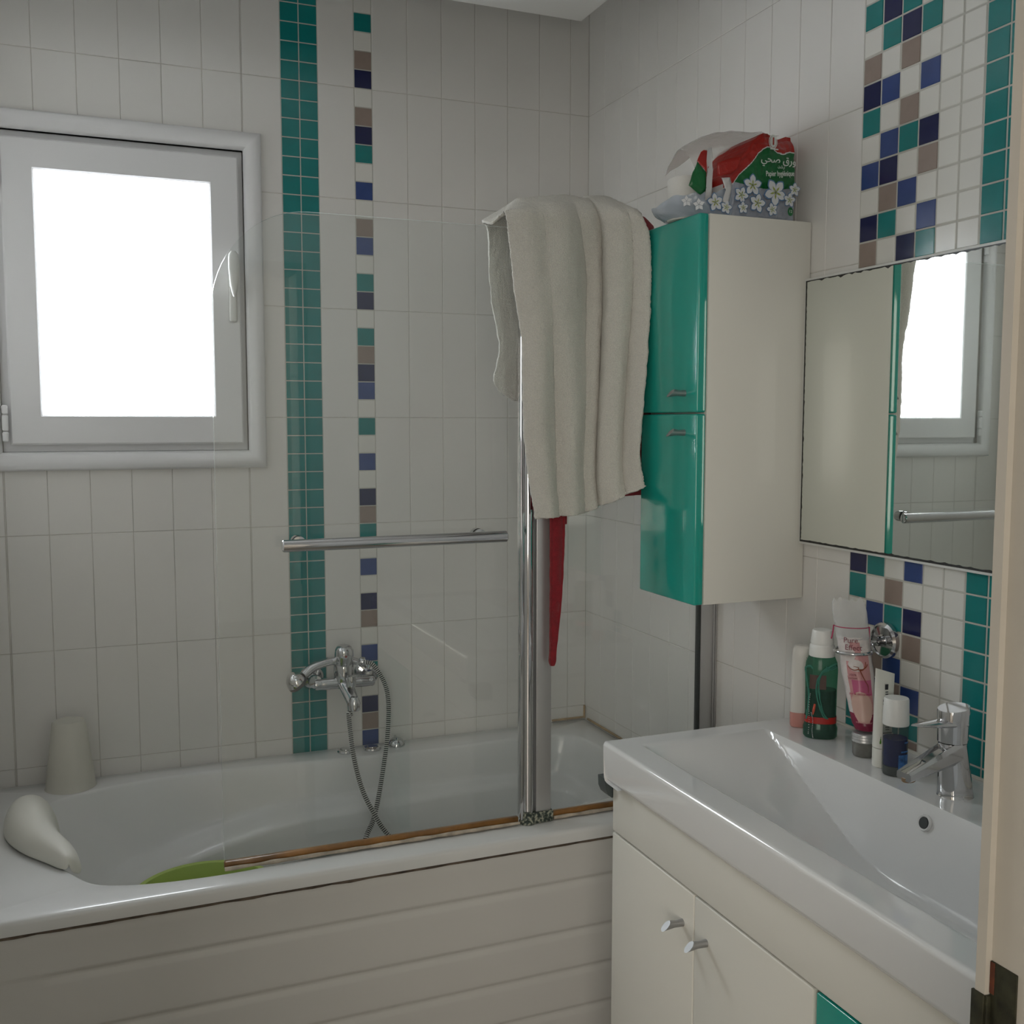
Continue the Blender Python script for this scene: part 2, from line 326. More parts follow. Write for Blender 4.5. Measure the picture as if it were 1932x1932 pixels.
LI_Z = 0.016
LI = [(-.15, -.40, .43), (-.155, -.25, .44), (-.20, -.20, .45), (-.30, -.180, .46), (-.47, -.185, .465), (-.64, -.200, .465), (-.80, -.205, .46), (-.95, -.205, .45), (-1.09, -.210, .435), (-1.22, -.235, .42), (-1.31, -.285, .41), (-1.375, -.35, .405), (-1.395, -.46, .405), (-1.38, -.56, .41), (-1.30, -.645, .43), (-1.13, -.675, .45), (-.9, -.65, .45), (-.6, -.62, .45), (-.3, -.59, .44), (-.19, -.53, .43)]
def ctr_scale(P, s, z, cx=-0.78, cy=-0.42): return [(cx+(p[0]-cx)*s, cy+(p[1]-cy)*s, z) for p in P]
FL = [(max(-1.38, min(-.26, p[0])), max(-.64, min(-.24, p[1])), 0.20) for p in ctr_scale(LI, 0.97, 0.2)]
def ring3(P, dz=0.0): return [Vector((p.x, p.y, p.z+dz)) for p in smooth_path([(p[0], p[1], p[2] if len(p) > 2 else 0.5785) for p in P], 14, True)]
r_op = ring3(OP); r_lo = ring3(LO); r_li = [Vector((a.x, a.y, b.z-LI_Z)) for a, b in zip(ring3(LI), ring3(LO))]; r_fl = ring3(FL)
cx, cy = -0.80, -0.40
X0, X1, Y0, Y1 = -1.722, -0.002, -0.800, -0.002
def outer(p, ins, z):
    d = Vector((p.x-cx, p.y-cy)); t = 1e9
    if d.x > 1e-9: t = min(t, (X1-ins-cx)/d.x)
    if d.x < -1e-9: t = min(t, (X0+ins-cx)/d.x)
    if d.y > 1e-9: t = min(t, (Y1-ins-cy)/d.y)
    if d.y < -1e-9: t = min(t, (Y0+ins-cy)/d.y)
    return Vector((cx+d.x*t, cy+d.y*t, z))
outs = {}
for key, ins, z in (('a', 0.0, 0.549), ('b', 0.0, 0.568), ('b2', 0.003, 0.575), ('c', 0.010, 0.5785)):
    outs[key] = [outer(p, ins, z) for p in r_op]
    for X, Y in ((X0+ins, Y0+ins), (X1-ins, Y0+ins), (X0+ins, Y1-ins), (X1-ins, Y1-ins)):
        i = min(range(len(r_op)), key=lambda i: (outs[key][i]-Vector((X, Y, z))).length); outs[key][i] = Vector((X, Y, z))
def inset(R, s, dz):
    n = len(R); out = []
    for i in range(n):
        d = (R[(i+1) % n]-R[i-1]); nrm = Vector((-d.y, d.x, 0)).normalized()
        c = Vector((cx, cy, 0))-Vector((R[i].x, R[i].y, 0))
        if nrm.dot(c) < 0: nrm = -nrm
        out.append(R[i]+nrm*s+Vector((0, 0, dz)))
    return out
mix = lambda A, B, t, e=0.0: [a.lerp(b, t)+Vector((0, 0, e)) for a, b in zip(A, B)]
bm = NB()
rings = [outs['a'], outs['b'], outs['b2'], outs['c'], r_op, inset(r_op, 0.005, -0.002), inset(r_op, 0.009, -0.008), mix(r_op, r_lo, 0.5, -0.006), mix(r_op, r_lo, 0.85, -0.002), mix(r_op, r_lo, 0.96, -0.001), mix(r_lo, r_li, 0.10, 0.001), mix(r_lo, r_li, 0.5, 0.001), mix(r_lo, r_li, 0.92, 0.001), mix(r_li, r_fl, 0.012, -0.006), mix(r_li, r_fl, 0.10, -0.055), mix(r_li, r_fl, 0.5, -0.03), mix(r_li, r_fl, 0.9, -0.004), mix(r_fl, ring3(ctr_scale(FL, 0.9, 0.195)), 1.0)]
loft(bm, rings, False, True)
bmesh.ops.recalc_face_normals(bm, faces=bm.faces)
o = obj('tub_shell', bm, ACRYL, tub, 60, recalc=False)
# front panel with stepped ridges
def ridge(z): return 0.0
gz = [(0.140, 1), (0.236, 1), (0.330, 1), (0.449, 1)]
prof = [(-0.790, 0.0)]
for z_, k_ in gz: prof += [(-0.790, z_-0.030), (-0.790, z_-0.016), (-0.7895, z_-0.011), (-0.7865, z_-0.003), (-0.7855, z_+0.002), (-0.787, z_+0.005), (-0.791, z_+0.010), (-0.7915, z_+0.014), (-0.7905, z_+0.030)]
prof += [(-0.793, 0.52), (-0.795, 0.537), (-0.791, 0.545), (-0.76, 0.545), (-0.76, 0.0)]
flat = [(min(a_, -0.790) if b_ < 0.54 else a_, b_) for a_, b_ in prof[:-2]]+prof[-2:]
bm = NB(); rings = []
for x, t in ((-1.722, 0), (-1.56, 0), (-1.535, 0.25), (-1.51, 0.8), (-1.49, 1), (-0.9, 1), (-0.002, 1)):
    rings.append([(x, a[0]*(1-t)+b[0]*t, b[1]) for a, b in zip(flat, prof)])
loft(bm, rings); obj('front_panel', bm, APRON, tub, 50)
CAULKD = mat('dirty_caulk', (0.10, 0.075, 0.055), 0.9, vary=0.6, vscale=30, bump=0.5, bscale=60)
bm = NB(); pts = [(-1.72+i*0.02, -0.797-0.0012*noise.noise(Vector((i*0.3, 0, 0))), 0.5455+0.0015*noise.noise(Vector((i*0.5, 5, 0)))) for i in range(86)]
tube(bm, pts, [0.0030+0.0012*noise.noise(Vector((i*0.37, 9, 0))) for i in range(86)], 8); obj('panel_sealant', bm, CAULKD, tub)
bm = NB(); SIL = mat('yellowed_silicone', (0.42, 0.30, 0.17), 0.7, vary=0.35, vscale=25)
tube(bm, [(-0.0055, -0.03-0.02*i, 0.583) for i in range(34)], 0.0035, 8); tube(bm, [(-0.0055-0.01*i, -0.0055, 0.583) for i in range(12)], 0.0035, 8); tube(bm, [(-0.0055, -0.0055, 0.58), (-0.0055, -0.0055, 0.62)], 0.0035, 8)
obj('corner_sealant', bm, SIL, tub)
# jet buttons
for i, (x, y, kind) in enumerate(((-0.777, -0.055, 0), (-0.702, -0.060, 0), (-0.629, -0.052, 1))):
    bm = NB()
    if kind == 0: lathe(bm, [(0.0, 0), (0.024, 0), (0.025, 0.003), (0.023, 0.008), (0.017, 0.009), (0.016, 0.006), (0.0145, 0.006), (0.0135, 0.010), (0.006, 0.0105), (0.0005, 0.0105)], (x, y, 0.5785), seg=36)
    else: lathe(bm, [(0.0, 0), (0.024, 0), (0.025, 0.003), (0.023, 0.009), (0.019, 0.018), (0.012, 0.023), (0.0005, 0.024)], (x, y, 0.5785), seg=36); box(bm, (x-0.003, y-0.018, 0.597), (x+0.003, y+0.018, 0.6055), 0.0015)
    obj('jet_button' if kind == 0 else 'air_dial', bm, CHROME, tub, 40)
# tub things
hr = thing('bath_pillow', 'cream-white moulded S-shaped bath pillow on the tub rim, left end', 'bath pillow', (-1.58, -0.38, 0.5785))
PIL = mat('pillow_foam', (0.74, 0.73, 0.66), 0.5, sss=0.1)
bm = NB(); cl = smooth_path([(-1.560, -0.235), (-1.568, -0.29), (-1.566, -0.35), (-1.550, -0.42), (-1.528, -0.49), (-1.506, -0.55), (-1.488, -0.600)], 8)
n = len(cl); rings = []
for i, p in enumerate(cl):
    t = i/(n-1); d = Vector((cl[min(i+1, n-1)][0]-cl[max(i-1, 0)][0], cl[min(i+1, n-1)][1]-cl[max(i-1, 0)][1], 0)).normalized()
    nr = Vector((d.y, -d.x, 0)); nr = -nr if nr.x > 0 else nr                      # towards the outside (left)
    e = math.sin(PI*t)**0.42 if 0 < t < 1 else 0.10
    wo = cr([0.062, 0.066, 0.064, 0.052, 0.036, 0.030], t)*e; wi = cr([0.062, 0.064, 0.048, 0.038, 0.050, 0.058], t)*e; hgt = cr([0.070, 0.086, 0.080, 0.060, 0.056, 0.054], t)*(0.3+0.7*e)
    c = Vector((p[0], p[1], 0.5785)); ring = []
    out_prof = [(-wo, 0.002), (-wo*0.98, hgt*0.45), (-wo*0.72, hgt*0.86), (-wo*0.25, hgt*1.0), (wi*0.3, hgt*0.93), (wi*0.75, hgt*0.6), (wi*1.02, hgt*0.05), (wi*1.10, -0.035*e), (wi*0.85, -0.045*e), (wi*0.55, -0.02*e), (wi*0.30, 0.012), (0.0, 0.014), (-wo*0.5, 0.012), (-wo*0.85, 0.004)]
    if t > 0.55: out_prof[10] = (wi*0.30, 0.020)
    rings.append([c+(-nr)*a+Vector((0, 0, b)) for a, b in out_prof])
loft(bm, rings); o = obj('pillow_body', bm, PIL, hr, 180); s = o.modifiers.new('s', 'SUBSURF'); s.levels = 2; s.render_levels = 2
GREENP = mat('lime_plastic', (0.42, 0.55, 0.14), 0.35, sss=0.05)
bm = NB(); lathe(bm, [(0.0005, 0.0), (0.125, 0.0), (0.135, 0.006), (0.155, 0.222), (0.163, 0.229), (0.164, 0.233), (0.161, 0.235), (0.152, 0.233), (0.146, 0.212), (0.128, 0.012), (0.0005, 0.010)], (-1.208, -0.492, 0.206), seg=72)
tag(obj('washbasin', bm, GREENP, None, 40), 'lime green round plastic washing basin standing inside the bathtub', 'plastic basin')
CUPM = film('frosted_plastic', (0.92, 0.90, 0.80), 0.45, 0.5)
bm = NB(); lathe(bm, [(0.0005, 0.172), (0.036, 0.172), (0.040, 0.168), (0.060, 0.004), (0.062, 0.0), (0.060, 0.0), (0.0585, 0.004), (0.038, 0.166), (0.0005, 0.169)], (-1.492, -0.0635, 0.5795), seg=40)
tag(obj('beaker', bm, CUPM, None, 40), 'frosted pale yellow plastic beaker upside down on the rear tub rim', 'beaker')

# ------------------------------------------------------------------ bath mixer with hand shower
mx = thing('bath_mixer', 'chrome bath mixer tap on the back wall with hand shower and ribbed hose', 'tap', (-0.78, 0, 0.78))
bm = NB(); yb = -0.062
lathe(bm, [(0.0005, 0.0), (0.016, 0.001), (0.0175, 0.008), (0.0165, 0.014), (0.0175, 0.02), (0.0175, 0.150), (0.0165, 0.158), (0.0175, 0.163), (0.016, 0.168), (0.0005, 0.170)], (-0.865, yb, 0.782), (1, 0, 0), 28)
lathe(bm, [(0.0005, -0.01), (0.020, -0.008), (0.026, 0.0), (0.0275, 0.03), (0.0275, 0.06), (0.024, 0.072), (0.0005, 0.076)], (-0.782, yb, 0.775), seg=32)
# spout and diverter
rings = []
for t in [i/8 for i in range(9)]:
    c = Vector((-0.782+0.006*t, yb-0.01-0.085*t, 0.783-0.040*t)); w = 0.021-0.003*t; h = 0.014-0.003*t
    rings.append([c+Vector((w*math.cos(a), 0, h*math.sin(a))) for a in [2*PI*k/18 for k in range(18)]])
loft(bm, rings)
obj('mixer_body', bm, CHROME, mx, 40)
bm = NB(); lathe(bm, [(0.0005, 0.022), (0.010, 0.020), (0.015, 0.010), (0.0165, 0.0), (0.0165, -0.016), (0.013, -0.018), (0.0005, -0.018)], (-0.775, yb-0.092, 0.742), seg=28); obj('spout_nozzle', bm, CHROME, mx)
bm = NB(); lathe(bm, [(0.0005, 0.0), (0.0125, 0.0), (0.0135, 0.004), (0.0125, 0.03), (0.0005, 0.032)], (-0.774, yb-0.055, 0.782), seg=24); obj('diverter_knob', bm, CHROME, mx)
for x in (-0.862, -0.705):
    bm = NB(); lathe(bm, [(0.0005, 0.0), (0.034, 0.0), (0.035, 0.004), (0.028, 0.014), (0.016, 0.018), (0.0145, 0.045), (0.018, 0.047), (0.018, 0.064), (0.0005, 0.065)], (x, -0.0015, 0.79), (0, -1, 0), 32); obj('wall_rosette', bm, CHROME, mx)
bm = NB(); lathe(bm, [(0.0005, 0.0), (0.0225, 0.0), (0.0245, 0.006), (0.0262, 0.03), (0.0250, 0.045), (0.020, 0.054), (0.011, 0.058), (0.0005, 0.059)], (-0.783, yb-0.004, 0.833), (0, -0.20, 1), 32)
lv = obj('lever', bm, CHROME, mx, 50)
bm = NB(); lathe(bm, [(0.0005, 0.0), (0.0035, 0.0), (0.003, 0.0015), (0.0005, 0.002)], (-0.783, yb-0.0355, 0.862), (0, -1, 0.1), 14); obj('temperature_dot', bm, mat('red_dot', (0.25, 0.01, 0.01), 0.3), lv)
# hand shower resting on the cradle
bm = NB(); hp = smooth_path([(-0.742, -0.054, 0.835), (-0.775, -0.050, 0.842), (-0.82, -0.052, 0.842), (-0.865, -0.056, 0.831), (-0.893, -0.060, 0.812)], 6)
tube(bm, hp, [0.011+0.004*(i/(len(hp)-1)) for i in range(len(hp))], 16, sq=0.9)
ax = Vector((0.62, 0.12, -0.77)).normalized(); c0 = Vector((-0.916, -0.064, 0.797))-ax*0.010
lathe(bm, [(0.0005, -0.017), (0.012, -0.015), (0.022, -0.005), (0.0275, 0.008), (0.0285, 0.014)], c0, ax, 32)
hs = obj('hand_shower', bm, CHROME, mx, 45)
bm = NB(); lathe(bm, [(0.0285, 0.0), (0.0290, 0.007), (0.027, 0.010), (0.0005, 0.010)], c0+ax*0.014, ax, 32); obj('spray_face', bm, mat('spray_grey', (0.07, 0.075, 0.08), 0.45), hs)
bm = NB(); lathe(bm, [(0.013, 0.0), (0.014, 0.002), (0.013, 0.012), (0.010, 0.016)], (-0.722, -0.06, 0.834), (-1, 0.05, 0.1), 20); obj('hose_coupling', bm, CHROME, mx)
bm = NB(); lathe(bm, [(0.009, 0.0), (0.0105, 0.004), (0.0105, 0.02), (0.0005, 0.021)], (-0.780, yb-0.075, 0.722), (0.0, 0, -1), 20); obj('hose_coupling', bm, CHROME, mx)
HOSE = bpy.data.materials.new('ribbed_hose'); HOSE.use_nodes = True
hb = HOSE.node_tree.nodes['Principled BSDF']; hb.inputs['Metallic'].default_value = 0.35; hb.inputs['Roughness'].default_value = 0.3; hb.inputs['Base Color'].default_value = (0.68, 0.68, 0.64, 1)
hk = mat('hose_groove', (0.012, 0.012, 0.012), 0.5)
path = [(-0.726, -0.061, 0.834), (-0.6990, -0.068, 0.8240), (-0.6707, -0.085, 0.7722), (-0.666, -0.105, 0.7158), (-0.6781, -0.135, 0.6345), (-0.7004, -0.17, 0.5576), (-0.7267, -0.21, 0.4852), (-0.7469, -0.235, 0.4411), (-0.7765, -0.27, 0.4078), (-0.795, -0.31, 0.345), (-0.790, -0.38, 0.275), (-0.73, -0.47, 0.225), (-0.66, -0.50, 0.216), (-0.58, -0.48, 0.214), (-0.57, -0.40, 0.240), (-0.62, -0.33, 0.31), (-0.7142, -0.28, 0.4092), (-0.7519, -0.25, 0.4736), (-0.7728, -0.215, 0.5301), (-0.7838, -0.18, 0.601), (-0.786, -0.15, 0.6662), (-0.7863, -0.135, 0.7139), (-0.780, -0.137, 0.705)]
sp_ = smooth_path(path, 40)
# resample to constant pitch
acc = [0]
for a, b in zip(sp_, sp_[1:]): acc.append(acc[-1]+(b-a).length)
L = acc[-1]; N = int(L/0.0011); res = []; j = 0
for i in range(N+1):
    s = L*i/N
    while acc[j+1] < s and j < len(acc)-2: j += 1
    res.append(sp_[j].lerp(sp_[j+1], (s-acc[j])/(acc[j+1]-acc[j]+1e-9)))
bm = NB(); tube(bm, res, 0.0072, 10, mod=lambda i: 1.0 if (i % 5) < 3 else 0.80)
bm.faces.ensure_lookup_table()
for k, f in enumerate(bm.faces):
    seg = k//10
    if seg < len(res)-1 and (seg % 5) in (2, 3, 4): f.material_index = 1
obj('shower_hose', bm, [HOSE, hk], mx, 30)

# ------------------------------------------------------------------ shower screen
ss = thing('shower_screen', 'clear glass bath screen with chrome post standing on the tub rim', 'shower screen', (-0.5, -0.72, 0.5785))
GY0, GY1 = -0.723, -0.717
arc = [(-1.1875, 0.590), (-0.522, 0.590), (-0.522, 1.934), (-0.985, 1.934)]
a2 = []
for k in range(17):
    a = PI/2+PI/2*k/16; a2.append((-0.990+0.1975*math.cos(a), 1.722+0.212*math.sin(a)))
bm = NB(); prism(bm, arc[:3]+a2, GY0, GY1, 'xz', 0, 1); obj('glass_panel', bm, [GLASS, EDGE], ss, 30)
bm = NB(); prism(bm, [(-0.452, 0.590), (-0.030, 0.590), (-0.030, 1.934), (-0.452, 1.934)], GY0, GY1, 'xz', 0, 1); obj('fixed_panel', bm, [GLASS, EDGE], ss, 30)
bm = NB(); lathe(bm, [(0.0005, 0.0), (0.0148, 0.0), (0.0148, 1.345), (0.0005, 1.35)], (-0.5035, -0.722, 0.5885), seg=40); box(bm, (-0.524, -0.731, 0.590), (-0.5165, -0.711, 1.935), 0.001); obj('post', bm, CHROME, ss, 40)
bm = NB(); box(bm, (-0.4865, -0.733, 0.590), (-0.4485, -0.708, 1.935), 0.002); obj('pivot_profile', bm, ALU, ss)
bm = NB(); box(bm, (-0.050, -0.729, 0.5805), (-0.046, -0.711, 1.935), 0.0005); obj('wall_gasket', bm, DARK, ss)
bm = NB(); box(bm, (-0.046, -0.731, 0.5805), (-0.012, -0.706, 1.935), 0.002); box(bm, (-0.012, -0.735, 0.5805), (-0.0085, -0.706, 1.935), 0.001); box(bm, (-0.007, -0.735, 0.5805), (-0.0035, -0.706, 1.935), 0.001)
obj('wall_profile', bm, [ALU], ss)
AMBER = mat('amber_seal', (0.23, 0.105, 0.022), 0.35, vary=0.45, vscale=14, coat=0.3)
CREAM = mat('old_caulk', (0.46, 0.40, 0.32), 0.8, vary=0.35, vscale=35, bump=0.4, bscale=80)
for x0, x1 in ((-1.188, -0.527), (-0.440, -0.030)):
    bm = NB(); box(bm, (x0, -0.7265, 0.5805), (x1, -0.7135, 0.598), 0.003); obj('bottom_seal', bm, AMBER, ss)
    bm = NB(); n = int((x1-x0)/0.012)
    pts = [(x0+(x1-x0)*i/n, -0.7305-0.0015*noise.noise(Vector((i*.4, 1, 0))), 0.5845) for i in range(n+1)]
    tube(bm, pts, [0.0042+0.0018*noise.noise(Vector((i*.3, 4, x0))) for i in range(n+1)], 8); obj('caulk_bead', bm, CREAM, ss)
CORR = bpy.data.materials.new('corroded_foot'); CORR.use_nodes = True; nt = CORR.node_tree; b = nt.nodes['Principled BSDF']
n_ = nt.nodes.new('ShaderNodeTexNoise'); n_.inputs['Scale'].default_value = 130; n_.inputs['Detail'].default_value = 5; r_ = nt.nodes.new('ShaderNodeValToRGB'); tc = nt.nodes.new('ShaderNodeTexCoord')
e = r_.color_ramp.elements; e[0].position = 0.42; e[0].color = (0.018, 0.03, 0.026, 1); e[1].position = 0.6; e[1].color = (0.36, 0.36, 0.28, 1); x = e.new(0.52); x.color = (0.09, 0.11, 0.09, 1)
nt.links.new(tc.outputs['Object'], n_.inputs['Vector']); nt.links.new(n_.outputs['Fac'], r_.inputs['Fac']); nt.links.new(r_.outputs['Color'], b.inputs['Base Color']); b.inputs['Roughness'].default_value = 0.7
bm = NB(); lathe(bm, [(0.0005, 0.0), (0.0195, 0.0), (0.0185, 0.012), (0.0158, 0.026), (0.0152, 0.030), (0.0005, 0.031)], (-0.5035, -0.722, 0.5792), seg=32); box(bm, (-0.500, -0.738, 0.5792), (-0.444, -0.706, 0.606), 0.003)
for v in bm.verts: v.co += Vector((noise.noise(v.co*90), noise.noise(v.co*90+Vector((9, 0, 0))), 0))*0.002
obj('corroded_foot', bm, CORR, ss)
bm = NB(); lathe(bm, [(0.0005, 0.0), (0.0105, 0.0), (0.0125, 0.002), (0.0125, 0.488), (0.0105, 0.490), (0.0005, 0.490)], (-1.064, -0.768, 1.2568), (1, 0, 0), 32)
hd = obj('towel_bar', bm, CHROME, ss, 40)
for x in (-1.022, -0.622):
    bm = NB(); lathe(bm, [(0.0005, 0.0), (0.0085, 0.0), (0.0085, 0.036), (0.014, 0.037), (0.014, 0.044)], (x, -0.768, 1.2568), (0, 1, 0), 24); lathe(bm, [(0.0005, 0.022), (0.013, 0.021), (0.0145, 0.017), (0.0145, 0.0), (0.0005, 0.0)], (x, -0.7165, 1.2568), (0, 1, 0), 24); obj('bar_bracket', bm, CHROME, hd, 40)

# ------------------------------------------------------------------ towel and robe hung over the screen
CO = {'L': [(-0.584, -0.775, 1.954), (-0.574, -0.775, 1.911), (-0.565, -0.775, 1.844), (-0.557, -0.775, 1.777), (-0.542, -0.775, 1.676), (-0.539, -0.775, 1.526), (-0.532, -0.775, 1.434), (-0.521, -0.775, 1.363), (-0.507, -0.775, 1.295)],
'A': [(-0.509, -0.8, 1.956), (-0.499, -0.8, 1.912), (-0.491, -0.8, 1.845), (-0.483, -0.8, 1.778), (-0.476, -0.79, 1.676), (-0.467, -0.785, 1.527), (-0.464, -0.785, 1.434), (-0.461, -0.785, 1.363), (-0.458, -0.79, 1.299)],
'B': [(-0.418, -0.79, 1.963), (-0.405, -0.785, 1.919), (-0.389, -0.775, 1.851), (-0.386, -0.77, 1.783), (-0.393, -0.78, 1.678), (-0.392, -0.785, 1.527), (-0.396, -0.785, 1.433), (-0.396, -0.785, 1.362), (-0.395, -0.785, 1.305)],
'C': [(-0.364, -0.79, 1.965), (-0.353, -0.79, 1.92), (-0.349, -0.785, 1.852), (-0.347, -0.78, 1.783), (-0.352, -0.775, 1.679), (-0.357, -0.775, 1.527), (-0.359, -0.775, 1.433), (-0.358, -0.775, 1.362), (-0.355, -0.785, 1.320)],
'E': [(-0.370, -0.81, 1.967), (-0.360, -0.822, 1.92), (-0.357, -0.825, 1.852), (-0.355, -0.825, 1.783), (-0.358, -0.82, 1.679), (-0.363, -0.815, 1.527), (-0.364, -0.81, 1.433), (-0.362, -0.81, 1.362), (-0.358, -0.81, 1.322)],
'D': [(-0.321, -0.845, 1.961), (-0.312, -0.85, 1.917), (-0.306, -0.845, 1.849), (-0.305, -0.84, 1.781), (-0.309, -0.83, 1.677), (-0.315, -0.825, 1.527), (-0.317, -0.825, 1.433), (-0.316, -0.83, 1.363), (-0.316, -0.84, 1.349)],
'R': [(-0.303, -0.860, 1.957), (-0.289, -0.872, 1.914), (-0.284, -0.875, 1.847), (-0.283, -0.875, 1.779), (-0.287, -0.875, 1.676), (-0.297, -0.875, 1.527), (-0.302, -0.875, 1.434), (-0.293, -0.875, 1.375), (-0.289, -0.875, 1.366)],
'S': [(-0.268, -0.80, 1.965), (-0.266, -0.80, 1.915), (-0.266, -0.80, 1.847), (-0.266, -0.80, 1.779), (-0.268, -0.80, 1.676), (-0.27, -0.80, 1.527), (-0.27, -0.80, 1.434), (-0.27, -0.80, 1.38), (-0.27, -0.80, 1.37)]}
TOP = {'L': (-0.606, 1.945, 1.935), 'A': (-0.535, 1.983, 1.99), 'B': (-0.42, 2.003, 2.006), 'C': (-0.363, 2.000, 2.0), 'E': (-0.366, 2.008, 2.006), 'D': (-0.315, 2.013, 2.01), 'R': (-0.272, 1.995, 1.99), 'S': (-0.245, 1.982, 1.97)}
BACKX = {'L': (-0.583, -0.573, -0.5535, -0.563, -0.518), 'A': (-0.53, -0.52, -0.50, -0.49, -0.465), 'B': (-.42,)*5, 'C': (-.37,)*5, 'E': (-.36,)*5, 'D': (-.32,)*5, 'R': (-.28,)*5, 'S': (-.26,)*5}
keys = ['L', 'A', 'B', 'C', 'E', 'D', 'R', 'S']; subs = [36, 44, 22, 3, 24, 18, 8]; amp = [0.020, 0.020, 0.014, 0.0, 0.016, 0.008, 0.0] if False else [0.022, 0.022, 0.014, 0.0, 0.016, 0.008, 0.0]
cols = []
for k in keys:
    x, zt, zt2 = TOP[k]; bx = BACKX[k]
    p = [(bx[4], -0.660, 1.556), (bx[3], -0.662, 1.595), (bx[2], -0.668, 1.68), (bx[1], -0.668, 1.79), (bx[0], -0.675, 1.925 if k == 'L' else 1.94), (x, -0.700, zt), (x+0.004, -0.742, zt2)]+CO[k]
    cols.append(smooth_path(p, 16))
def drape(cols, subs, amp, seed, fine, thick_front=6*16):
    grid = []; nr = len(cols[0])
    for ci in range(len(cols)-1):
        for s in range(subs[ci]+(1 if ci == len(cols)-2 else 0)):
            t = s/subs[ci]; col = []
            for r in range(nr):
                a, b = cols[ci][r], cols[ci+1][r]; p = a.lerp(b, t)
                fr = min(1, max(0, (r-76)/30)); am = amp[ci]*(0.45*(0.5-0.5*math.cos(2*PI*t))+0.55*math.sin(PI*t)**0.75)*fr*min(1.0, 0.35+0.65*max(0, (r-76)/120))
                p = p+Vector((0, -am, 0))
                q = Vector((p.x*14, p.z*4, seed)); p += Vector((noise.noise(q+Vector((3, 3, 3)))*0.004, noise.noise(q)*0.011, 0))
                q = p*55; p += Vector((noise.noise(q), noise.noise(q+Vector((7, 0, 0))), noise.noise(q+Vector((0, 7, 0)))))*fine
                q = p*260; p += Vector((noise.noise(q), noise.noise(q+Vector((7, 0, 0))), noise.noise(q+Vector((0, 7, 0)))))*fine*0.9
                col.append(p)
            grid.append(col)
    return grid
def sheet(name, grid, m, parent=None, thick=0.006, off=0):
    bm = NB(); V = [[bm.verts.new(p) for p in c] for c in grid]
    for a, b in zip(V, V[1:]):
        for i in range(len(a)-1): bm.faces.new((a[i], a[i+1], b[i+1], b[i]))
    o = obj(name, bm, m, parent, 180); s = o.modifiers.new('t', 'SOLIDIFY'); s.thickness = thick; s.offset = off; return o
g = drape(cols, subs, amp, 1.0, 0.0016)
tag(sheet('towel', g, TOWEL, None, 0.007), 'beige-grey terry bath towel folded over the top of the glass screen', 'towel')
robe = thing('bathrobe', 'dark red bathrobe hanging beneath the beige towel on the screen', 'bathrobe', (-0.35, -0.72, 1.94))
rc = []
for x, zt, zb in ((-0.50, 1.952, 1.31), (-0.42, 1.960, 1.315), (-0.34, 1.966, 1.325), (-0.27, 1.972, 1.336), (-0.225, 1.970, 1.338), (-0.196, 1.953, 1.339)):
    rc.append(smooth_path([(x, -0.700, 1.45), (x, -0.700, 1.70), (x, -0.702, zt-0.03), (x, -0.708, zt-0.002), (x, -0.730, zt), (x, -0.743, zt-0.02), (x, -0.745, 1.70), (x, -0.747, 1.50), (x, -0.746, zb)], 8))
g = drape(rc, [8]*5, [0.004]*5, 4.0, 0.0006)
sheet('robe_cloth', g, RED, robe, 0.005)
bm = NB(); rings = []
bt = smooth_path([(-0.446, -0.757, 1.33, 0.0215), (-0.446, -0.758, 1.22, 0.0205), (-0.449, -0.757, 1.12, 0.0165), (-0.451, -0.756, 1.05, 0.0135), (-0.4545, -0.755, 0.99, 0.009), (-0.4555, -0.754, 0.965, 0.0095), (-0.4555, -0.754, 0.953, 0.006)], 8) if False else None
ctl = [(-0.446, -0.757, 1.33, 0.0195), (-0.447, -0.758, 1.22, 0.0185), (-0.449, -0.757, 1.12, 0.0160), (-0.452, -0.756, 1.05, 0.0130), (-0.4550, -0.755, 0.99, 0.0090), (-0.4560, -0.754, 0.965, 0.0090), (-0.4560, -0.754, 0.953, 0.005)]
for i in range(60):
    x, y, z, w = cr(ctl, i/59)
    w += 0.0012*noise.noise(Vector((0, 0, z*40)))
    rings.append([(x+a*w, y+b+0.0015*noise.noise(Vector((a, b, z*50))), z) for a, b in ((-1, 0), (-0.9, -0.003), (-0.62, -0.0022), (-0.58, -0.0034), (0, -0.0038), (0.58, -0.0034), (0.62, -0.0022), (0.9, -0.003), (1, 0), (0.9, 0.003), (0, 0.0035), (-0.9, 0.003))])
loft(bm, rings); obj('belt', bm, RED, robe, 60)
bm = NB(); box(bm, (-0.436, -0.752, 1.276), (-0.419, -0.746, 1.34), 0.002); obj('belt_loop', bm, RED, robe)

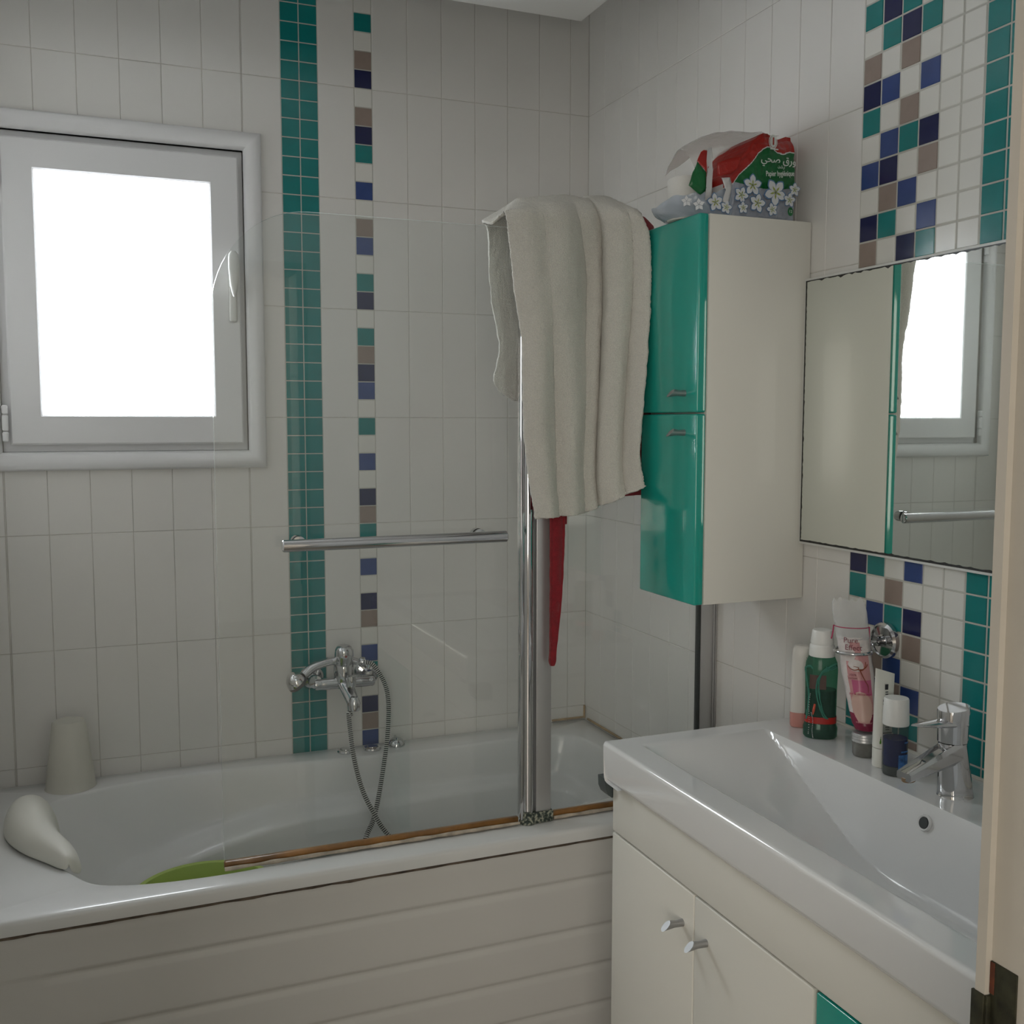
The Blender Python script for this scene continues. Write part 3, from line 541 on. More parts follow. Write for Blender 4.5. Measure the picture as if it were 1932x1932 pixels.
# ------------------------------------------------------------------ wall cabinet
def knob(parent, base, L=0.034, r=0.0065):
    """metal pin knob along -x with a slanted tip"""
    bm = NB(); x, y, z = base; rings = []
    for t, k in ((0, 0.95), (0.1, 0.9), (0.45, 0.82), (1, 1.12)):
        rings.append([Vector((x-t*L-(0.010*t*(math.sin(a)*-0.8)), y+r*k*math.cos(a), z+r*k*math.sin(a)*1.1)) for a in [2*PI*i/20 for i in range(20)]])
    loft(bm, rings); return obj('knob', bm, STEEL, parent, 35)
cab = thing('wall_cabinet', 'tall narrow white wall cabinet with two teal doors beside the mirror', 'cabinet', (-0.13, -0.95, 1.13))
bm = NB(); box(bm, (-0.252, -1.060, 1.130), (-0.003, -0.832, 1.925), 0.0015); obj('cabinet_body', bm, LACQ, cab)
for z0, z1, kz in ((1.5275, 1.925, 1.567), (1.130, 1.5245, 1.486)):
    bm = NB(); box(bm, (-0.276, -1.060, z0), (-0.2535, -0.832, z1), 0.004, 4); d = obj('door', bm, TEAL, cab, 50); d['label'] = 'glossy teal door'
    knob(d, (-0.276, -1.014, kz))

# ------------------------------------------------------------------ mirror
mir = thing('mirror', 'wide rectangular wall mirror with thin white border above the basin', 'mirror', (-0.01, -1.58, 1.25))
MY0, MY1, MZ0, MZ1 = -2.06, -1.060, 1.249, 1.807
bm = NB(); box(bm, (-0.016, MY0, MZ0), (-0.002, MY1, MZ1), 0.001); obj('backing', bm, WHITEP, mir)
BLK = mat('tarnished_silver', (0.02, 0.02, 0.018), 0.4, vary=0.6, vscale=200)
bm = NB(); N = 120
def dark(bm, a, b, horizontal, edge, sgn, base, ampl, seed):
    prev = None
    for i in range(N+1):
        u = a+(b-a)*i/N; w = base+ampl*max(0, noise.noise(Vector((u*90, seed, 0))))+ampl*0.5*noise.noise(Vector((u*300, seed, 3)))
        w = max(0.0008, w)
        p, q = ((-0.0172, u, edge), (-0.0172, u, edge+sgn*w)) if horizontal else ((-0.0172, edge, u), (-0.0172, edge+sgn*w, u))
        vv = (bm.verts.new(p), bm.verts.new(q))
        if prev: bm.faces.new((prev[0], prev[1], vv[1], vv[0]))
        prev = vv
m6 = 0.005
dark(bm, MY0, MY1-m6, True, MZ1-m6, -1, 0.0022, 0.006, 1); dark(bm, MY0, MY1-m6, True, MZ0+m6, 1, 0.004, 0.003, 2); dark(bm, MZ0+m6, MZ1-m6, False, MY1-m6, -1, 0.0030, 0.003, 3)
bmesh.ops.recalc_face_normals(bm, faces=bm.faces)
obj('tarnished_edge', bm, BLK, mir)
bm = NB(); box(bm, (-0.0168, MY0+m6, MZ0+m6), (-0.012, MY1-m6, MZ1-m6)); obj('mirror_glass', bm, MIRROR, mir)

# ------------------------------------------------------------------ vanity cabinet
van = thing('vanity_cabinet', 'white lacquered vanity cabinet with teal drawer under the basin', 'cabinet', (-0.24, -1.62, 0))
VY0, VY1 = -2.118, -1.118
bm = NB(); box(bm, (-0.472, VY0, 0.10), (-0.004, VY1, 0.738), 0.001); box(bm, (-0.472, VY1-0.016, 0.7385), (-0.004, VY1, 0.802)); box(bm, (-0.472, VY0, 0.7385), (-0.004, VY0+0.016, 0.802)); box(bm, (-0.42, VY0+0.02, 0.0), (-0.02, VY1-0.02, 0.0999)); obj('cabinet_body', bm, LACQ, van)
bm = NB(); box(bm, (-0.490, VY0, 0.7085), (-0.4725, VY1, 0.8055), 0.0025, 3); obj('fascia', bm, LACQ, van)
def door(y0, y1, z0, z1, m, name='door', lab=None):
    bm = NB(); box(bm, (-0.490, y0, z0), (-0.4725, y1, z1), 0.0025, 3); d = obj(name, bm, m, van, 50)
    if lab: d['label'] = lab
    return d
d = door(-1.4150, VY1, 0.115, 0.7045, LACQ); knob(d, (-0.490, -1.381, 0.641))
d = door(-1.7300, -1.4180, 0.115, 0.7045, LACQ); knob(d, (-0.490, -1.456, 0.640))
for z0, z1 in ((0.512, 0.7045), (0.315, 0.508), (0.115, 0.311)):
    d = door(VY0, -1.7370, z0, z1, TEAL, 'drawer', 'glossy teal drawer front'); knob(d, (-0.490, -1.93, (z0+z1)/2))
bm = NB()  # stand-in for an unidentified dark grey shape below the basin's left corner
DGREY = mat('dark_grey', (0.055, 0.07, 0.07), 0.4)
prism(bm, [(-0.506, 0.812), (-0.505, 0.792), (-0.500, 0.780), (-0.492, 0.773), (-0.45, 0.772), (-0.45, 0.812)], -1.1165, -1.085, 'xz')
o = obj('side_shape', bm, DGREY, van); bm = None

# ------------------------------------------------------------------ basin
bas = thing('vanity_basin', 'long white ceramic washbasin top with sloping bowl and overflow hole', 'washbasin', (-0.26, -1.62, 0.80))
BZ = 0.888
def sm(a, b, k): h = max(0, min(1, 0.5+0.5*(b-a)/k)); return b*(1-h)+a*h-k*h*(1-h)
def depth(x, y):
    xf = -0.4505; xb = -0.168; yl = -1.166; yr = -2.035
    f = (x-xf)*1.35; bk = (xb-x)*3.2; l = (yl-y)*0.385; r = (y-yr)*1.1
    d = sm(sm(f, bk, 0.006), sm(l, r, 0.01), 0.006); d = sm(d, 0.140, 0.035)
    # soft rim at the left and front, crisp at the back
    return max(0.0, d) if d > 0.004 else max(0.0, 0.5*(d+0.004)**2/0.008) if d > -0.004 else 0.0
bm = NB(); nx, ny = 170, 240; XF, XB = -0.5105, -0.003; V = []
xsn = [XF+(XB-XF)*i/nx for i in range(nx+1)]; ysn = [VY0-0.002+(1.004)*j/ny for j in range(ny+1)]
bow = lambda y: 0.004*(-y-1.118)/0.93
rr = 0.006
for i, x in enumerate(xsn):
    row = []
    for j, y in enumerate(ysn):
        z = BZ-depth(x, y)
        e = max(0, XF+rr-x); z -= rr-math.sqrt(max(0, rr*rr-e*e)) if e > 0 else 0
        fb = max(0, (-0.40-x)/0.117)
        xx = x-bow(y)*min(1, fb)
        row.append(bm.verts.new((xx, y, z)))
    V.append(row)
for i in range(nx):
    for j in range(ny): bm.faces.new((V[i][j], V[i][j+1], V[i+1][j+1], V[i+1][j]))
# apron round the slab
def skirt(line, nrm):
    prev = line
    for off, z in ((0.0002, -0.0080), (0.0002, -0.010), (0.0, -0.016), (-0.003, -0.066), (-0.004, -0.070), (-0.007, -0.0755), (-0.016, -0.078), (-0.06, -0.079)):
        cur = [bm.verts.new((v.co.x+nrm[0]*off, v.co.y+nrm[1]*off, BZ+z)) for v in line]
        for k in range(len(line)-1): bm.faces.new((prev[k], prev[k+1], cur[k+1], cur[k]))
        prev = cur
skirt(V[0], (-1, 0)); skirt([r[-1] for r in V], (0, 1)); skirt([r[0] for r in V], (0, -1))
bas_o = obj('basin_slab', bm, CERAM, bas, 50)
bm = NB(); 
for t in range(1): lathe(bm, [(0.0125, -0.010), (0.0140, -0.002), (0.0125, 0.0012), (0.0098, 0.0), (0.0095, -0.012), (0.0005, -0.012)], (-0.1815, -1.612, 0.859), (-3.2, 0, 1.0), 30, mi=0)
obj('overflow_ring', bm, CERAM, bas)
bm = NB(); lathe(bm, [(0.0005, 0.0), (0.0092, 0.0), (0.0092, -0.004)], (-0.1815-0.0012, -1.612, 0.859), (-3.2, 0, 1.0), 24); obj('overflow_hole', bm, DARK, bas)
bm = NB(); lathe(bm, [(0.0005, 0.006), (0.026, 0.006), (0.031, 0.003), (0.033, -0.001)], (-0.275, -1.625, BZ-0.1375), seg=36); obj('drain_plug', bm, CERAM, bas)
# silicone upstand at the wall
bm = NB(); tube(bm, [(-0.0035, -1.118-0.02*i, BZ+0.0012) for i in range(51)], 0.004, 8); obj('silicone_bead', bm, mat('white_silicone', (0.62, 0.60, 0.53), 0.5, vary=0.12, vscale=20), bas)

# ------------------------------------------------------------------ basin tap
fc = thing('basin_tap', 'chrome single-lever basin mixer tap with angular spout on the basin deck', 'tap', (-0.098, -1.594, BZ))
bm = NB(); rings = []
for t in [i/12 for i in range(13)]:
    z = BZ+0.088*t; c = Vector((-0.098-0.006*t, -1.594+0.004*t, z)); rx = 0.0295-0.006*t; ry = 0.0275-0.006*t
    if t == 0: rings.append([Vector((c.x+rx*1.03*math.cos(a), c.y+ry*1.03*math.sin(a), BZ+0.0)) for a in [2*PI*k/36 for k in range(36)]])
    rings.append([Vector((c.x+rx*math.cos(a), c.y+ry*math.sin(a), z+0.002)) for a in [2*PI*k/36 for k in range(36)]])
loft(bm, rings)
obj('tap_body', bm, CHROME, fc, 40)
bm = NB(); rings = []
for t in [i/10 for i in range(11)]:
    c = Vector((-0.104-0.108*t, -1.5945-0.002*t, BZ+0.078-0.030*t)); w = 0.0195-0.0035*t; hh = 0.0185-0.011*t
    pr = [(-w, -hh*0.6), (-w*0.8, -hh), (w*0.8, -hh), (w, -hh*0.6), (w*0.96, hh*0.55), (w*0.72, hh), (w*0.35, hh*0.72), (-w*0.35, hh*0.72), (-w*0.72, hh), (-w*0.96, hh*0.55)]
    rings.append([c+Vector((0, a, b)) for a, b in pr])
loft(bm, rings); sp_o = obj('spout', bm, CHROME, fc, 25)
bm = NB(); lathe(bm, [(0.0005, 0.0), (0.011, 0.0), (0.0115, 0.002), (0.0115, 0.007), (0.0005, 0.007)], (-0.201, -1.596, BZ+0.0390), (-0.15, 0, 1), 24, sx=1.0); obj('aerator', bm, mat('aerator_brass', (0.30, 0.20, 0.12), 0.4, metal=0.6), sp_o)
bm = NB(); rings = []
for z, k, s in ((0.0905, 0.9, 0), (0.092, 1.0, 0), (0.118, 1.02, 0), (0.145, 1.06, 0.004), (0.1485, 1.03, 0.005)):
    rings.append([Vector((-0.104+0.0250*k*math.cos(a), -1.590+0.0235*k*math.sin(a), BZ+z+(0.004 if z > 0.13 else 0)*math.cos(a))) for a in [2*PI*i/36 for i in range(36)]])
loft(bm, rings)
rings = []
for t in [i/12 for i in range(13)]:
    x = -0.095-0.098*t; w = 0.0235*(1-t)**0.6+0.0012; h = 0.0085*(1-t)+0.0012; zc = BZ+0.124-0.001*math.sin(t*PI)+0.004*t
    rings.append([Vector((x, -1.590+w*math.cos(a), zc+h*math.sin(a))) for a in [2*PI*k/18 for k in range(18)]])
loft(bm, rings)
obj('tap_lever', bm, CHROME, fc, 45)

# ------------------------------------------------------------------ things on the basin deck
vd = Vector((-0.65, -0.76, 0)).normalized()       # direction in which the labels face the room
# pink and white shampoo bottle
pb = thing('shampoo_bottle', 'slim white plastic bottle with pink base, leftmost on the basin deck', 'bottle', (-0.090, -1.176, BZ))
PINKM = mat('pale_pink_plastic', (0.58, 0.27, 0.235), 0.35); SHW = mat('pearl_plastic', (0.68, 0.66, 0.62), 0.35)
def squircle(c, w, d, ang, n=32, p=3.0):
    out = []
    for k in range(n):
        a = 2*PI*k/n; ca, sa = math.cos(a), math.sin(a)
        x = w*abs(ca)**(2/p)*(1 if ca > 0 else -1); y = d*abs(sa)**(2/p)*(1 if sa > 0 else -1)
        out.append(Vector((c[0]+x*math.cos(ang)-y*math.sin(ang), c[1]+x*math.sin(ang)+y*math.cos(ang), c[2])))
    return out
an = math.radians(-35)
bm = NB(); loft(bm, [squircle((-0.090, -1.176, BZ+z), w, d, an) for z, w, d in ((0.0005, 0.0195, 0.0125), (0.004, 0.0215, 0.0145), (0.031, 0.0218, 0.0148))]); obj('bottle_base', bm, PINKM, pb, 40)
bm = NB(); loft(bm, [squircle((-0.090, -1.176, BZ+z), w, d, an) for z, w, d in ((0.0312, 0.0218, 0.0148), (0.08, 0.0215, 0.0146), (0.150, 0.0205, 0.0142), (0.163, 0.0190, 0.013), (0.1675, 0.0150, 0.0105), (0.1685, 0.011, 0.008))]); obj('bottle_body', bm, SHW, pb, 40)
GREYT = mat('grey_print', (0.22, 0.20, 0.19), 0.6)
for k in range(9): letters('print_line', random.choice(['lorem', 'soin', 'extra', 'creme']) if False else 'I' * 9, 0.006, Vector((-0.090, -1.176, BZ+0.060+0.009*k))+Vector((0.6, -0.8, 0)).normalized()*0.0195+Vector((0.004, 0, 0)), (0.1, -1, 0), GREYT, pb, squash=0.8) if k < 0 else None
bm = NB()
for k in range(26):
    z = BZ+0.052+0.0037*k; w = 0.004+0.004*random.random(); c = Vector((-0.0845, -1.1925, z)); box(bm, (c.x-w, c.y, c.z), (c.x+w, c.y+0.004, c.z+0.0017))
obj('fine_print', bm, GREYT, pb)
# green mouthwash bottle
mw = thing('mouthwash_bottle', 'dark green translucent mouthwash bottle with white cap on the basin deck', 'bottle', (-0.098, -1.247, BZ))
c = (-0.098, -1.247)
def clear(name, col, rough=0.08, dens=1.0):
    m = bpy.data.materials.new(name); m.use_nodes = True; nt = m.node_tree; nt.nodes.clear()
    out = nt.nodes.new('ShaderNodeOutputMaterial'); mixn = nt.nodes.new('ShaderNodeMixShader'); mixn.inputs[0].default_value = 1-dens
    tr = nt.nodes.new('ShaderNodeBsdfTransparent'); tr.inputs[0].default_value = (*col, 1); p = nt.nodes.new('ShaderNodeBsdfPrincipled')
    p.inputs['Base Color'].default_value = (*[x*0.5 for x in col], 1); p.inputs['Roughness'].default_value = rough; p.inputs['Coat Weight'].default_value = 0.5
    nt.links.new(p.outputs[0], mixn.inputs[1]); nt.links.new(tr.outputs[0], mixn.inputs[2]); nt.links.new(mixn.outputs[0], out.inputs['Surface']); return m
GRN = clear('green_clear_plastic', (0.30, 0.62, 0.48), 0.12, 0.22); GLIQ = mat('dark_green_liquid', (0.002, 0.012, 0.010), 0.08)
bm = NB(); loft(bm, [squircle((c[0], c[1], BZ+z), r*1.08, r*0.80, an, p=2.4) for z, r in ((0.0005, 0.027), (0.004, 0.0300), (0.020, 0.0305), (0.027, 0.0280), (0.036, 0.0275), (0.10, 0.0280), (0.135, 0.0290), (0.150, 0.0275), (0.160, 0.0235), (0.163, 0.0225), (0.166, 0.022))]); obj('bottle_body', bm, GRN, mw, 40)
bm = NB(); loft(bm, [squircle((c[0], c[1], BZ+z), r*1.05, r*0.77, an, p=2.4) for z, r in ((0.002, 0.026), (0.006, 0.0293), (0.020, 0.0297), (0.027, 0.0272), (0.036, 0.0268), (0.096, 0.0272))]); obj('mouthwash_liquid', bm, GLIQ, mw, 40)
bm = NB(); lathe(bm, [(0.0005, 0.163), (0.0245, 0.163), (0.0248, 0.166), (0.0240, 0.183), (0.0215, 0.1865), (0.0225, 0.190), (0.0195, 0.2125), (0.0180, 0.2145), (0.0005, 0.215)], (c[0], c[1], BZ), seg=36); obj('bottle_cap', bm, WHITEP, mw, 40)
bm = NB(); loft(bm, [squircle((c[0], c[1], BZ+z), 0.0280*1.09, 0.0280*0.815, an, p=2.4) for z in (0.031, 0.044)], False, False); obj('red_label_band', bm, mat('red_label', (0.40, 0.018, 0.012), 0.4), mw)
bm = NB(); loft(bm, [squircle((c[0], c[1], BZ+z), 0.0280*1.10, 0.0280*0.83, an, p=2.4)[20:26] for z in (0.100, 0.128)], False, False, closed=False); obj('faded_label', bm, mat('brown_label', (0.10, 0.06, 0.05), 0.6), mw)
# green cords with bead chain hung round the bottle
cord = thing('hanging_cord', 'frayed green cord with a small bead chain hanging on the mouthwash bottle', 'cord', (-0.12, -1.28, BZ+0.15))
CORD = mat('green_cord', (0.045, 0.20, 0.145), 0.9, bump=0.8, bscale=600)
rt_ = Vector((0.76, -0.65, 0)); 
def fp(a, z, d=0.0): # point in front of the bottle: a metres to the right of its middle
    k = max(0.0, 1-(a/0.034)**2)**0.5
    return Vector((c[0], c[1], BZ))+rt_*a+vd*(0.0265*k+0.004+d)+Vector((0, 0, z))
bm = NB()
for pts in ([(-0.030, 0.142), (-0.027, 0.120), (-0.022, 0.09), (-0.024, 0.05), (-0.026, 0.040)], [(0.028, 0.152), (0.018, 0.148), (0.004, 0.138), (-0.006, 0.118), (-0.008, 0.095), (-0.002, 0.070), (0.006, 0.050), (0.014, 0.044)], [(0.026, 0.149), (0.014, 0.142), (0.000, 0.130), (-0.004, 0.10), (0.003, 0.066), (0.012, 0.046)], [(0.028, 0.146), (0.020, 0.143), (0.010, 0.147)], [(-0.030, 0.140), (-0.020, 0.146), (-0.016, 0.141)]):
    q = smooth_path([fp(a, z) for a, z in pts], 10)
    for s in range(3): tube(bm, [p+Vector((noise.noise(p*70+Vector((s*9, 0, 0))), noise.noise(p*70+Vector((0, s*9, 5))), noise.noise(p*70+Vector((0, 4, s*9)))))*0.0022 for p in q], 0.0013, 6)
obj('cord_strands', bm, CORD, cord)
bm = NB()
for pts in ([(-0.019, 0.092), (-0.021, 0.065), (-0.020, 0.040), (-0.021, 0.012)], [(-0.0165, 0.055), (-0.013, 0.040), (-0.014, 0.020), (-0.012, 0.006)]):
    q = smooth_path([fp(a, z, 0.003) for a, z in pts], 6)
    for p in q:
        bmesh.ops.create_uvsphere(bm, u_segments=8, v_segments=6, radius=0.0011, matrix=Matrix.Translation(p))
obj('bead_chain', bm, CHROME, cord)
bm = NB(); tube(bm, [fp(-0.010, 0.073, 0.004), fp(-0.012, 0.060, 0.004), fp(-0.013, 0.052, 0.004)], [0.002, 0.0025, 0.001], 10); obj('red_bead', bm, mat('coral_bead', (0.55, 0.09, 0.05), 0.4), cord)
# cream jar with a silver lid
jr = thing('cosmetic_jar', 'small grey cosmetic jar with silver screw lid beneath the cotton pad bag', 'jar', (-0.098, -1.372, BZ))
bm = NB(); lathe(bm, [(0.0005, 0.0005), (0.0185, 0.0005), (0.0205, 0.005), (0.0212, 0.026), (0.0212, 0.0275)], (-0.098, -1.372, BZ), seg=36); obj('jar_body', bm, mat('grey_glass', (0.16, 0.16, 0.145), 0.15, vary=0.15, vscale=60), jr)
bm = NB(); lathe(bm, [(0.0215, 0.0275), (0.0222, 0.029), (0.0215, 0.0325), (0.0222, 0.034), (0.0215, 0.0375), (0.0222, 0.039), (0.0215, 0.0425), (0.0200, 0.044), (0.0005, 0.044)], (-0.098, -1.372, BZ), seg=40); obj('jar_lid', bm, ALU, jr, 30)
# ring holder on the wall
rh = thing('ring_holder', 'chrome wall-mounted ring holder with round suction disc on the mosaic tiles', 'holder', (-0.004, -1.318, 1.088))
bm = NB(); lathe(bm, [(0.0005, 0.0), (0.034, 0.0), (0.0355, 0.003), (0.0345, 0.010), (0.030, 0.014), (0.0295, 0.011), (0.012, 0.012), (0.010, 0.016), (0.0095, 0.028), (0.0005, 0.029)], (-0.002, -1.319, 1.088), (-1, 0, 0), 40); obj('suction_disc', bm, CHROME, rh, 30)
RC = Vector((-0.083, -1.318, 1.074))
bm = NB(); tube(bm, [RC+Vector((0.0340*math.cos(a), 0.0340*math.sin(a), 0)) for a in [2*PI*k/48 for k in range(49)]], 0.0032, 12); tube(bm, [(-0.025, -1.320, 1.088), (-0.040, -1.315, 1.086), RC+Vector((0.033, -0.006, 0))], 0.004, 10); obj('ring', bm, CHROME, rh, 50)
# cotton pad bag
cb = thing('cotton_pad_bag', 'tall pink and white plastic bag of cotton pads held upright in the chrome ring', 'bag', (-0.088, -1.32, 0.93))
BAGW = mat('bag_white', (0.64, 0.59, 0.57), 0.3, vary=0.06, vscale=60, bump=0.5, bscale=60, bdist=0.006); BAGP = mat('bag_pink', (0.55, 0.27, 0.27), 0.3, bump=0.5, bscale=60, bdist=0.006)
BAGR = mat('bag_crimson', (0.20, 0.012, 0.045), 0.3); BAGM = mat('bag_magenta', (0.50, 0.11, 0.22), 0.3); BAGS = mat('bag_salmon', (0.60, 0.40, 0.34), 0.35); FILM = film('clear_film', (0.75, 0.75, 0.74), 0.38, 0.2)
b0 = Vector((-0.090, -1.366, 0.936)); b1 = Vector((-0.078, -1.303, 1.130))
def bagp(t, a):
    cc = b0.lerp(b1, t); r = 0.0220+0.0075*min(1, t*1.9)**0.9; n_ = Vector((math.cos(a), math.sin(a), 0))
    r *= 1+0.035*noise.noise(Vector((math.cos(a)*2, math.sin(a)*2, t*9)))
    if t < 0.05: r *= 0.86+0.14*t/0.05
    return cc+n_*r*1.0
bm = NB(); NA, NT = 150, 190; va = math.atan2(vd.y, vd.x)
VV = [[bm.verts.new(bagp(j/NT*0.86, 2*PI*i/NA)) for i in range(NA)] for j in range(NT+1)]
for j in range(NT):
    for i in range(NA):
        f = bm.faces.new((VV[j][i], VV[j][(i+1) % NA], VV[j+1][(i+1) % NA], VV[j+1][i]))
        t = (j+0.5)/NT*0.86; a = 2*PI*(i+0.5)/NA-va; a = (a+PI) % (2*PI)-PI; u = a/0.9          # u>0 is right on screen
        mi = 0
        if abs(u) < 1.0 and t < 0.82:
            mi = 1 if u > -0.9+0.3*t else 0
            if 0.64 < t and u < -0.35+0.4*math.sin(t*20): mi = 0
            if t > 0.72 and abs(u-0.1) > 0.35: mi = 0
            if 0.33 < t < 0.47 and u > -0.5: mi = 3
            if (u-0.0)**2/0.75+(t-0.215)**2/0.0225 < 1: mi = 4
            if (u+0.05)**2/0.30+(t-0.605)**2/0.0030 < 1: mi = 0
        if t < 0.075: mi = 2
        elif t < 0.16 and mi != 4: mi = 2 if abs(u) > 0.55 else 1
        f.material_index = mi
bm.faces.new([v for v in VV[0]][::-1]).material_index = 2; bm.faces.new(VV[-1])
obj('bag_body', bm, [BAGW, BAGP, BAGR, BAGM, BAGS], cb, 60)
bm = NB(); rings = []
ra = va+PI/2
for t, w, d, e in ((0.84, 0.0315, 0.030, 0), (0.92, 0.0310, 0.024, 0.2), (1.0, 0.0315, 0.014, 0.4), (1.08, 0.0320, 0.006, 1), (1.15, 0.0305, 0.003, 1.5), (1.20, 0.026, 0.002, 2)):
    cc = b0.lerp(b1, t); rt2 = Vector((math.cos(ra), math.sin(ra), 0))
    rings.append([cc+rt2*(w*math.cos(a))+vd*(d*math.sin(a)+0.004*e*noise.noise(Vector((math.cos(a)*3, t*20, 0))))+Vector((0, 0, 0.004*e*noise.noise(Vector((math.cos(a)*4, 1, t))))) for a in [2*PI*k/40 for k in range(40)]])
loft(bm, rings, False, False); obj('bag_top', bm, FILM, cb, 60)
bm = NB(); cc = b0.lerp(b1, 0.945); rt2 = Vector((math.cos(ra), math.sin(ra), 0))
STR = mat('magenta_string', (0.40, 0.02, 0.09), 0.6)
tube(bm, [cc+rt2*(0.0315*math.cos(a))+vd*(0.0235*math.sin(a)+0.001) for a in [PI*k/20 for k in range(21)]], 0.0009, 6)
for s, L in ((1, 0.026), (-1, 0.052)): tube(bm, smooth_path([cc+rt2*(0.0325*s*-1), cc+rt2*(-0.0335*s)+vd*0.004+Vector((0, 0, -L*0.5)), cc+rt2*(-0.036*s)+vd*0.006+Vector((0, 0, -L))], 5), 0.0013, 6)
obj('drawstring', bm, STR, cb)
PRN = mat('dark_pink_print', (0.22, 0.05, 0.07), 0.5); BRN = mat('brown_print', (0.28, 0.07, 0.03), 0.5)
def on_bag(t, s=0.0, lift=0.0022): return b0.lerp(b1, t)+vd*(0.0220+0.0075*min(1, t*1.9)**0.9+lift)+rt2*0+Vector((0, 0, 0))
letters('lettering', 'Pure', 0.0145, on_bag(0.835)-Vector((rt_.x, rt_.y, 0))*0.004, vd, PRN, cb, cyl=0.030)
letters('lettering', 'Effect', 0.0145, on_bag(0.768)-Vector((rt_.x, rt_.y, 0))*0.001, vd, PRN, cb, cyl=0.030)
letters('lettering', '100%\ncotton', 0.0060, on_bag(0.505)-rt_*0.009, vd, PRN, cb, cyl=0.030)
letters('lettering', 'pur & délicatesse', 0.0060, on_bag(0.345), vd, STR, cb, cyl=0.034)
letters('lettering', 'maxi douceur', 0.0055, on_bag(0.085, lift=0.002), vd, BAGP, cb, cyl=0.03)
bm = NB()
def bagcurve(P, r):
    q = smooth_path([(u, t, 0) for u, t in P], 8); o_ = []
    for p in q:
        rr_ = 0.0220+0.0075*min(1, p.y*1.9)**0.9+0.0012; a = va+p.x/0.036
        o_.append(b0.lerp(b1, p.y)+Vector((math.cos(a), math.sin(a), 0))*rr_)
    tube(bm, o_, [r*(1-0.6*i/len(o_)) for i in range(len(o_))], 6, sq=0.5)
bagcurve([(0.002, 0.575), (0.010, 0.565), (0.018, 0.59), (0.022, 0.64)], 0.0020); bagcurve([(0.002, 0.572), (-0.006, 0.565), (-0.014, 0.575), (-0.019, 0.60)], 0.0020)
bagcurve([(0.002, 0.572), (0.004, 0.59), (-0.006, 0.60)], 0.0014); bagcurve([(0.006, 0.57), (0.010, 0.52), (0.016, 0.46), (0.021, 0.42), (0.020, 0.36)], 0.0016); bagcurve([(0.004, 0.572), (0.014, 0.575), (0.023, 0.60), (0.025, 0.62)], 0.0018)
obj('cotton_flower_print', bm, BRN, cb)
# white tube standing on its cap
tb = thing('cream_tube', 'white squeeze tube standing on its cap between jar and blue bottle', 'tube', (-0.110, -1.432, BZ))
TUBW = mat('tube_white', (0.74, 0.74, 0.68), 0.35)
bm = NB(); lathe(bm, [(0.0005, 0.0005), (0.0150, 0.0005), (0.0160, 0.003), (0.0162, 0.033), (0.0155, 0.035), (0.0005, 0.035)], (-0.110, -1.432, BZ), seg=32); obj('tube_cap', bm, TUBW, tb, 40)
bm = NB(); rings = []; ta = math.atan2(rt_.y, rt_.x)+0.55
for t in [i/14 for i in range(15)]:
    z = 0.036+t*0.140; w = 0.0160+0.0035*t; d = 0.0160*(1-t)**0.75+0.0012; cc = (-0.110-0.001*t, -1.432-0.004*t, BZ+z)
    ring = squircle(cc, w, d, ta, 32, 2.0+0.5*t)
    if t > 0.9: ring = [p+Vector((0, 0, -0.10*((p-Vector(cc)).dot(Vector((math.cos(ta), math.sin(ta), 0))))*(t-0.9)*10*3.2)) for p in ring]
    rings.append(ring)
loft(bm, rings); obj('tube_body', bm, TUBW, tb, 60)
tn = Vector((math.sin(ta), -math.cos(ta), 0)); tn = tn if tn.dot(vd) > 0 else -tn
def ontube(z): t = (z-0.036)/0.14; return Vector((-0.110-0.001*t, -1.432-0.004*t, BZ+z))+tn*(0.0160*(1-t)**0.75+0.0022)
BLKP = mat('black_print', (0.02, 0.02, 0.025), 0.5); GRNP = mat('green_print', (0.10, 0.30, 0.02), 0.5)
bm = NB(); cc = ontube(0.148); rr2 = Vector((math.cos(ta), math.sin(ta), 0)); rr2 = rr2 if rr2.dot(rt_) > 0 else -rr2
def quad(bm, c, r, w, h, n=None):
    vs = [bm.verts.new(c+r*a*w+Vector((0, 0, b*h))) for a, b in ((-1, -1), (1, -1), (1, 1), (-1, 1))]; bm.faces.new(vs)
quad(bm, cc, rr2, 0.0032, 0.005)
for z, w in ((0.139, 0.0028), (0.135, 0.0028), (0.124, 0.0075), (0.118, 0.008), (0.108, 0.007), (0.102, 0.0085), (0.096, 0.008), (0.090, 0.006), (0.084, 0.005), (0.076, 0.004), (0.072, 0.004), (0.066, 0.009)): quad(bm, ontube(z), rr2, w, 0.0009 if z != 0.124 else 0.002)
obj('tube_print', bm, BLKP, tb)
bm = NB()
for k in range(4): quad(bm, ontube(0.048+0.004*k)-rr2*(0.010-0.001*k)-tn*0.004, rr2, 0.003, 0.0026)
obj('leaf_print', bm, GRNP, tb)
